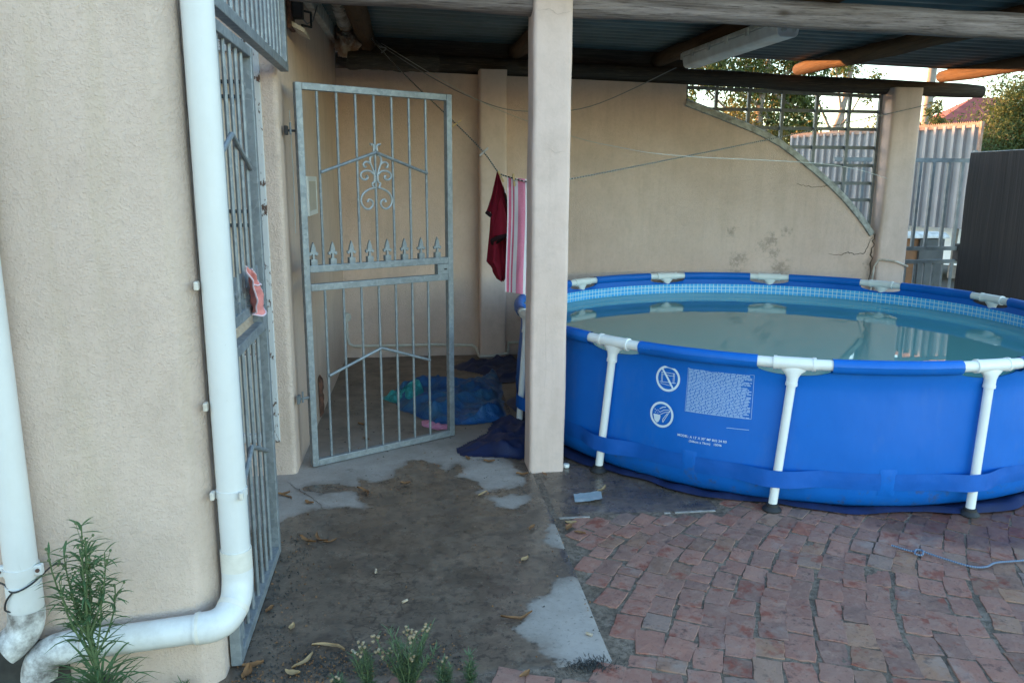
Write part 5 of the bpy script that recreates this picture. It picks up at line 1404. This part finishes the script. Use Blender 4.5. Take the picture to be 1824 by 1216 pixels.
MB().box((7.07, 9.20, 0.70), (7.15, 9.24, 0.88)).build('lock_plate', MAT['pool_white'], lk, bevel=0.01)
nf = thing('net_fence', 'boundary fence covered in dark shade net at the right picture edge', 'fence', (6.85, 7.5, 0))
m = MB()
def nfp(i, j):
    y = 9.12 - 5.6 * i / 140; z = 0.02 + 1.93 * j / 10
    return (6.88 - 0.16 * (9.12 - y) / 1.1 * 0.35 + 0.010 * noise.noise(Vector((y * 13, z * 0.5, 0))) + 0.025 * noise.noise(Vector((y * 2, z * 1.2, 4))), y, z + 0.010 * noise.noise(Vector((y * 7, 0, 2))) * (j == 10))
m.grid(nfp, 141, 11); m.build('shade_net', MAT['shade_net'], nf, smooth='all')
for i in range(6):
    y = 9.10 - i * 1.1
    MB().bar((6.93 - 0.056 * i, y, 0), (6.93 - 0.056 * i, y, 1.98), 0.045, 0.045, (0, 1, 0)).build('post', DS, nf)
MB().tube([(6.90, 9.12, 1.955), (6.62, 3.5, 1.955)], 0.006, 6).build('top_wire', DS, nf)
# white car parked in the street
def car(loc, rz, label):
    c = thing('parked_car', label, 'car', loc, rz); W_ = 0.84
    prof_ = [(-2.05, 0.28), (-2.12, 0.55), (-2.08, 0.86), (-1.90, 0.98), (-1.55, 1.04), (-1.05, 1.36), (-0.70, 1.45), (0.35, 1.46), (0.70, 1.38), (1.28, 0.98), (1.95, 0.86), (2.10, 0.70), (2.12, 0.40), (2.02, 0.26)]
    m = MB(); n = len(prof_)
    rows = [(-1.0, 0.93), (-0.94, 1.0), (0.94, 1.0), (1.0, 0.93)]
    vv = []; 
    for s_, k in rows:
        for x, z in prof_:
            inn = 0.16 * max(0, (z - 0.95) / 0.5)
            vv.append((x * (0.985 if abs(s_) == 1 else 1), s_ * (W_ - inn), 0.26 + (z - 0.26) * (0.985 if abs(s_) == 1 else 1)))
    ff = [tuple(range(n)), tuple(3 * n + i for i in range(n))[::-1]]
    for r_ in range(3): ff += [(r_*n+i, r_*n+(i+1) % n, (r_+1)*n+(i+1) % n, (r_+1)*n+i) for i in range(n)]
    m.add(vv, ff); m.build('body', MAT['car_white'], c, smooth=True, local=True)
    for s_ in (-1, 1):
        for poly in ([(-1.35, 1.05), (-0.98, 1.31), (-0.62, 1.38), (-0.55, 1.05)], [(-0.47, 1.05), (-0.52, 1.385), (0.33, 1.39), (0.62, 1.32), (0.98, 1.05)]):
            vv = []
            for off in (0.004, 0.012):
                for x, z in poly: vv.append((x, s_ * (W_ - 0.16 * (z - 0.95) / 0.5 + off - 0.002), z))
            k = len(poly); MB().add(vv, [tuple(range(k)), tuple(range(k, 2 * k))[::-1]] + [(i, (i+1) % k, k + (i+1) % k, k + i) for i in range(k)]).build('side_window', MAT['car_glass'], c, local=True)
        for x in (-1.28, 1.32):
            wh = MB().lathe((x, s_ * 0.72, 0.31), [(0.31, 0), (0.32, 0.03), (0.32, 0.15), (0.29, 0.17), (0.20, 0.16)], 24, (0, s_, 0)).build('wheel', MAT['tyre'], c, smooth=True, local=True)
            MB().lathe((x, s_ * 0.875, 0.31), [(0.19, 0), (0.19, 0.008), (0.05, 0.014)], 20, (0, s_, 0)).build('rim', MAT['rim_alloy'], wh, smooth=True, local=True)
        MB().box((-2.13, s_ * 0.62 - 0.13, 0.70), (-2.07, s_ * 0.62 + 0.13, 0.88)).build('tail_light', MAT['tail_red'], c, local=True, bevel=0.01)
        MB().box((2.02, s_ * 0.58 - 0.16, 0.66), (2.10, s_ * 0.58 + 0.16, 0.78)).build('headlight', MAT['car_glass'], c, local=True, bevel=0.01)
    for xa, za, xb, zb, nm in ((1.20, 1.035, 0.74, 1.36, 'windscreen'), (-1.50, 1.075, -1.08, 1.35, 'rear_window')):
        sg_ = 1 if xa > 0 else -1; o_ = 0.012
        MB().add([(xa + sg_ * o_, -0.72, za + o_), (xa + sg_ * o_, 0.72, za + o_), (xb + sg_ * o_, 0.64, zb + o_), (xb + sg_ * o_, -0.64, zb + o_)], [(0, 1, 2, 3)]).build(nm, MAT['car_glass'], c, local=True)
car((9.6, 13.0, -0.05), R(118), 'white car parked in the street behind the low wall')
# trees
def tree(name, label, base, H_, trunk_r, clusters, leaf, nleaf, seed, lsz=0.13, lean=(0, 0), cat='tree', group='trees beyond the boundary'):
    rn = random.Random(seed); t_ = thing(name, label, cat, base, 0, group); bx_, by_, bz_ = base
    tr = MB(); H2 = H_ * 0.62
    tp = [Vector((bx_ + lean[0] * (i / 8) + 0.12 * math.sin(i * 1.1 + seed), by_ + lean[1] * (i / 8), bz_ + H2 * i / 8)) for i in range(9)]
    tr.tube(tp, [trunk_r * (1 - 0.07 * i) for i in range(9)], 9, wob=0.12, seed=seed)
    lf = MB(); V = []; F_ = []
    for (cx, cy, cz, rx, rz_, n) in clusters:
        c = Vector((bx_ + cx, by_ + cy, bz_ + cz)); s_ = tp[rn.randint(4, 8)]
        mid = s_.lerp(c, 0.55) + Vector((0, 0, -0.15))
        tr.tube(smooth_path([s_, mid, c], 4), [trunk_r * 0.34 * (1 - 0.08 * i) for i in range(9)], 6)
        for q in range(5):
            d = Vector((rn.gauss(0, 1), rn.gauss(0, 1), rn.gauss(0, 0.8))).normalized() * rx * 0.8
            tr.tube([c, c + d * 0.5 + Vector((0, 0, 0.05)), c + d], [trunk_r * 0.11, trunk_r * 0.07, trunk_r * 0.03], 5)
        subs = [c + Vector((rn.gauss(0, 0.5) * rx, rn.gauss(0, 0.5) * rx, rn.gauss(0, 0.5) * rz_)) for _ in range(max(4, n // 60))]
        for i in range(int(n * 1.7)):
            s2_ = subs[rn.randrange(len(subs))]; sr = rx * 0.26
            p = s2_ + Vector((rn.gauss(0, sr), rn.gauss(0, sr), rn.gauss(0, sr * 1.1)))
            a, e = rn.uniform(0, 6.28), rn.uniform(-1.4, 0.3)
            d = Vector((math.cos(a) * math.cos(e), math.sin(a) * math.cos(e), math.sin(e))); w = d.cross(Vector((rn.gauss(0, 1), rn.gauss(0, 1), rn.gauss(0, 1)))).normalized()
            L2 = lsz * rn.uniform(0.7, 1.5); o_ = len(V)
            V += [p, p + d * L2 * 0.5 + w * L2 * 0.17, p + d * L2, p + d * L2 * 0.5 - w * L2 * 0.17]; F_.append((o_, o_ + 1, o_ + 2, o_ + 3))
    tr.build('trunk', MAT['bark'], t_, smooth=True)
    lf.add(V, F_); lf.build('crown', MAT[leaf], t_, recalc=False)
tree('gum_tree', 'dense gum tree seen through the left of the lattice', (11.2, 24.6, 0), 8.5, 0.20,
     [(-1.0, 0, 5.0, 0.9, 1.0, 1300), (0.5, 0.3, 4.6, 1.0, 1.2, 1700), (1.35, 0, 3.9, 0.65, 0.9, 900), (-0.5, 0.5, 3.4, 0.8, 0.8, 700), (0.7, -0.3, 3.2, 0.7, 0.7, 700), (0.2, 0, 6.4, 1.1, 0.9, 1300), (1.4, 0, 5.6, 0.8, 0.8, 800), (-2.0, 0, 4.5, 0.6, 0.7, 500), (-2.3, 0, 5.4, 0.7, 0.7, 600)], 'gum_leaf', 0, 11, 0.16)
tree('gum_tree', 'golden leaved tree low behind the lattice', (10.2, 22.5, 0), 5, 0.14, [(0.3, 0, 2.9, 0.6, 0.6, 700), (1.1, 0.2, 2.5, 0.55, 0.5, 600), (-0.7, 0, 3.2, 0.6, 0.6, 500)], 'gum_leaf_warm', 0, 12, 0.13)
tree('gum_tree', 'bare limbed gum tree with pale leaning trunks behind the lattice centre', (15.8, 30, 0), 11, 0.17, [(0.5, 0, 7.2, 0.9, 0.7, 380), (1.3, 0, 6.0, 0.7, 0.5, 240), (-0.7, 0, 6.4, 0.6, 0.6, 240), (1.9, 0, 5.0, 0.5, 0.4, 160)], 'gum_leaf', 0, 21, 0.17, (1.6, 0))
tree('gum_tree', 'slender pale gum tree left of the right pillar', (17.0, 31, 0), 11, 0.14, [(0.3, 0, 6.9, 0.9, 0.6, 330), (1.2, 0, 6.6, 0.8, 0.6, 300), (-0.5, 0, 7.6, 0.7, 0.6, 260)], 'gum_leaf', 0, 23, 0.17, (0.9, 0))
tree('gum_tree', 'low rounded golden green tree above the sheet fence', (17.3, 28.5, 0), 5.0, 0.14, [(-0.5, 0, 3.1, 0.7, 0.55, 900), (0.4, 0, 3.3, 0.6, 0.5, 800), (1.1, 0, 2.9, 0.6, 0.5, 700)], 'gum_leaf_warm', 0, 25, 0.13)
tree('garden_bush', 'big olive green bush behind the net fence at right', (10.6, 12.6, 0), 3.4, 0.10, [(-0.6, 0, 2.2, 0.55, 0.5, 5200), (0.1, 0.2, 2.7, 0.6, 0.55, 6000), (0.8, 0, 2.4, 0.65, 0.6, 5200), (0.2, -0.2, 1.7, 0.7, 0.5, 3600), (0.7, 0.3, 3.2, 0.5, 0.4, 3000), (-0.2, 0, 3.0, 0.4, 0.3, 1200)], 'bush_leaf', 0, 31, 0.06, cat='bush')
tree('street_tree', 'small dark green tree between the right pillar and the pole', (17.6, 26, 0), 4.4, 0.10, [(0, 0, 3.2, 0.5, 0.5, 600), (1.0, 0, 3.3, 0.5, 0.4, 500), (0.4, 0, 3.9, 0.3, 0.3, 200)], 'bush_leaf', 0, 33, 0.13)
# spiky palm beside the bush
m = MB(); rn = random.Random(41)
for i in range(90):
    a = rn.uniform(0, 6.28); blade(m, (9.15, 12.2, 1.95), (math.cos(a), math.sin(a), rn.uniform(0.2, 1.6)), rn.uniform(0.35, 0.6), 0.012, 0.18, rn, 5)
pm = thing('palm', 'small spiky palm at the end of the sheet fence', 'palm', (9.15, 12.2, 0)); m.build('fronds', MAT['weed_green'], pm, recalc=False)
MB().tube([(9.15, 12.2, 0), (9.16, 12.2, 1.0), (9.15, 12.2, 1.96)], [0.08, 0.07, 0.06], 8, wob=0.2).build('trunk', MAT['bark'], pm, smooth=True)
# utility pole
up_ = thing('utility_pole', 'plain grey utility pole rising behind the sheet fence', 'pole', (18.5, 27.0, 0))
MB().tube([(18.42, 27, 0), (18.6, 27, 9)], [0.17, 0.13], 12).build('shaft', MAT['pole_wood'], up_, smooth=True)
MB().bar((17.8, 27, 8.4), (19.4, 27, 8.4), 0.1, 0.1).build('cross_arm', MAT['pole_wood'], up_)
def house_far(label, c, w, d, hw, hr, rm, rz, hip=0.22):
    h = thing('far_house', label, 'house', c, rz, 'houses across the street')
    MB().box((-w/2, -d/2, 0), (w/2, d/2, hw)).build('wall', MAT['far_wall'], h, local=True)
    m = MB(); e = 0.4; g = w * hip
    m.add([(-w/2-e, -d/2-e, hw), (w/2+e, -d/2-e, hw), (w/2+e, d/2+e, hw), (-w/2-e, d/2+e, hw), (-w/2+g, 0, hw+hr), (w/2-g, 0, hw+hr)], [(0,1,5,4),(1,2,5),(2,3,4,5),(3,0,4),(3,2,1,0)])
    m.build('roof', MAT[rm], h, local=True)
    for x in (-w * 0.28, w * 0.28):
        wn_ = MB().box((x - 0.7, -d/2 - 0.03, 1.0), (x + 0.7, -d/2 + 0.02, 2.2)).build('window', MAT['coping'], h, local=True)
        MB().box((x - 0.62, -d/2 - 0.04, 1.08), (x + 0.62, -d/2 - 0.031, 2.12)).build('pane', MAT['car_glass'], wn_, local=True)
    MB().box((-0.5, -d/2 - 0.03, 0), (0.5, -d/2 + 0.02, 2.05)).build('door', MAT['wall_brown'], h, local=True)
house_far('distant house with a red tiled roof right of the pole', (32.2, 42, 0), 11, 8, 3.3, 3.0, 'roof_tile_red', R(-15), 0.44)
house_far('distant house with a blue grey roof low behind the lattice', (17.5, 42, 0), 7.0, 7, 2.6, 1.3, 'roof_grey', R(-10))

house_far('long low unseen house added far behind the back wall to block the low sun', (-12.5, 22.5, 0), 19.0, 8, 3.3, 1.55, 'roof_grey', R(52))  # added out of view; ridge height set to keep low sun off wall and fences
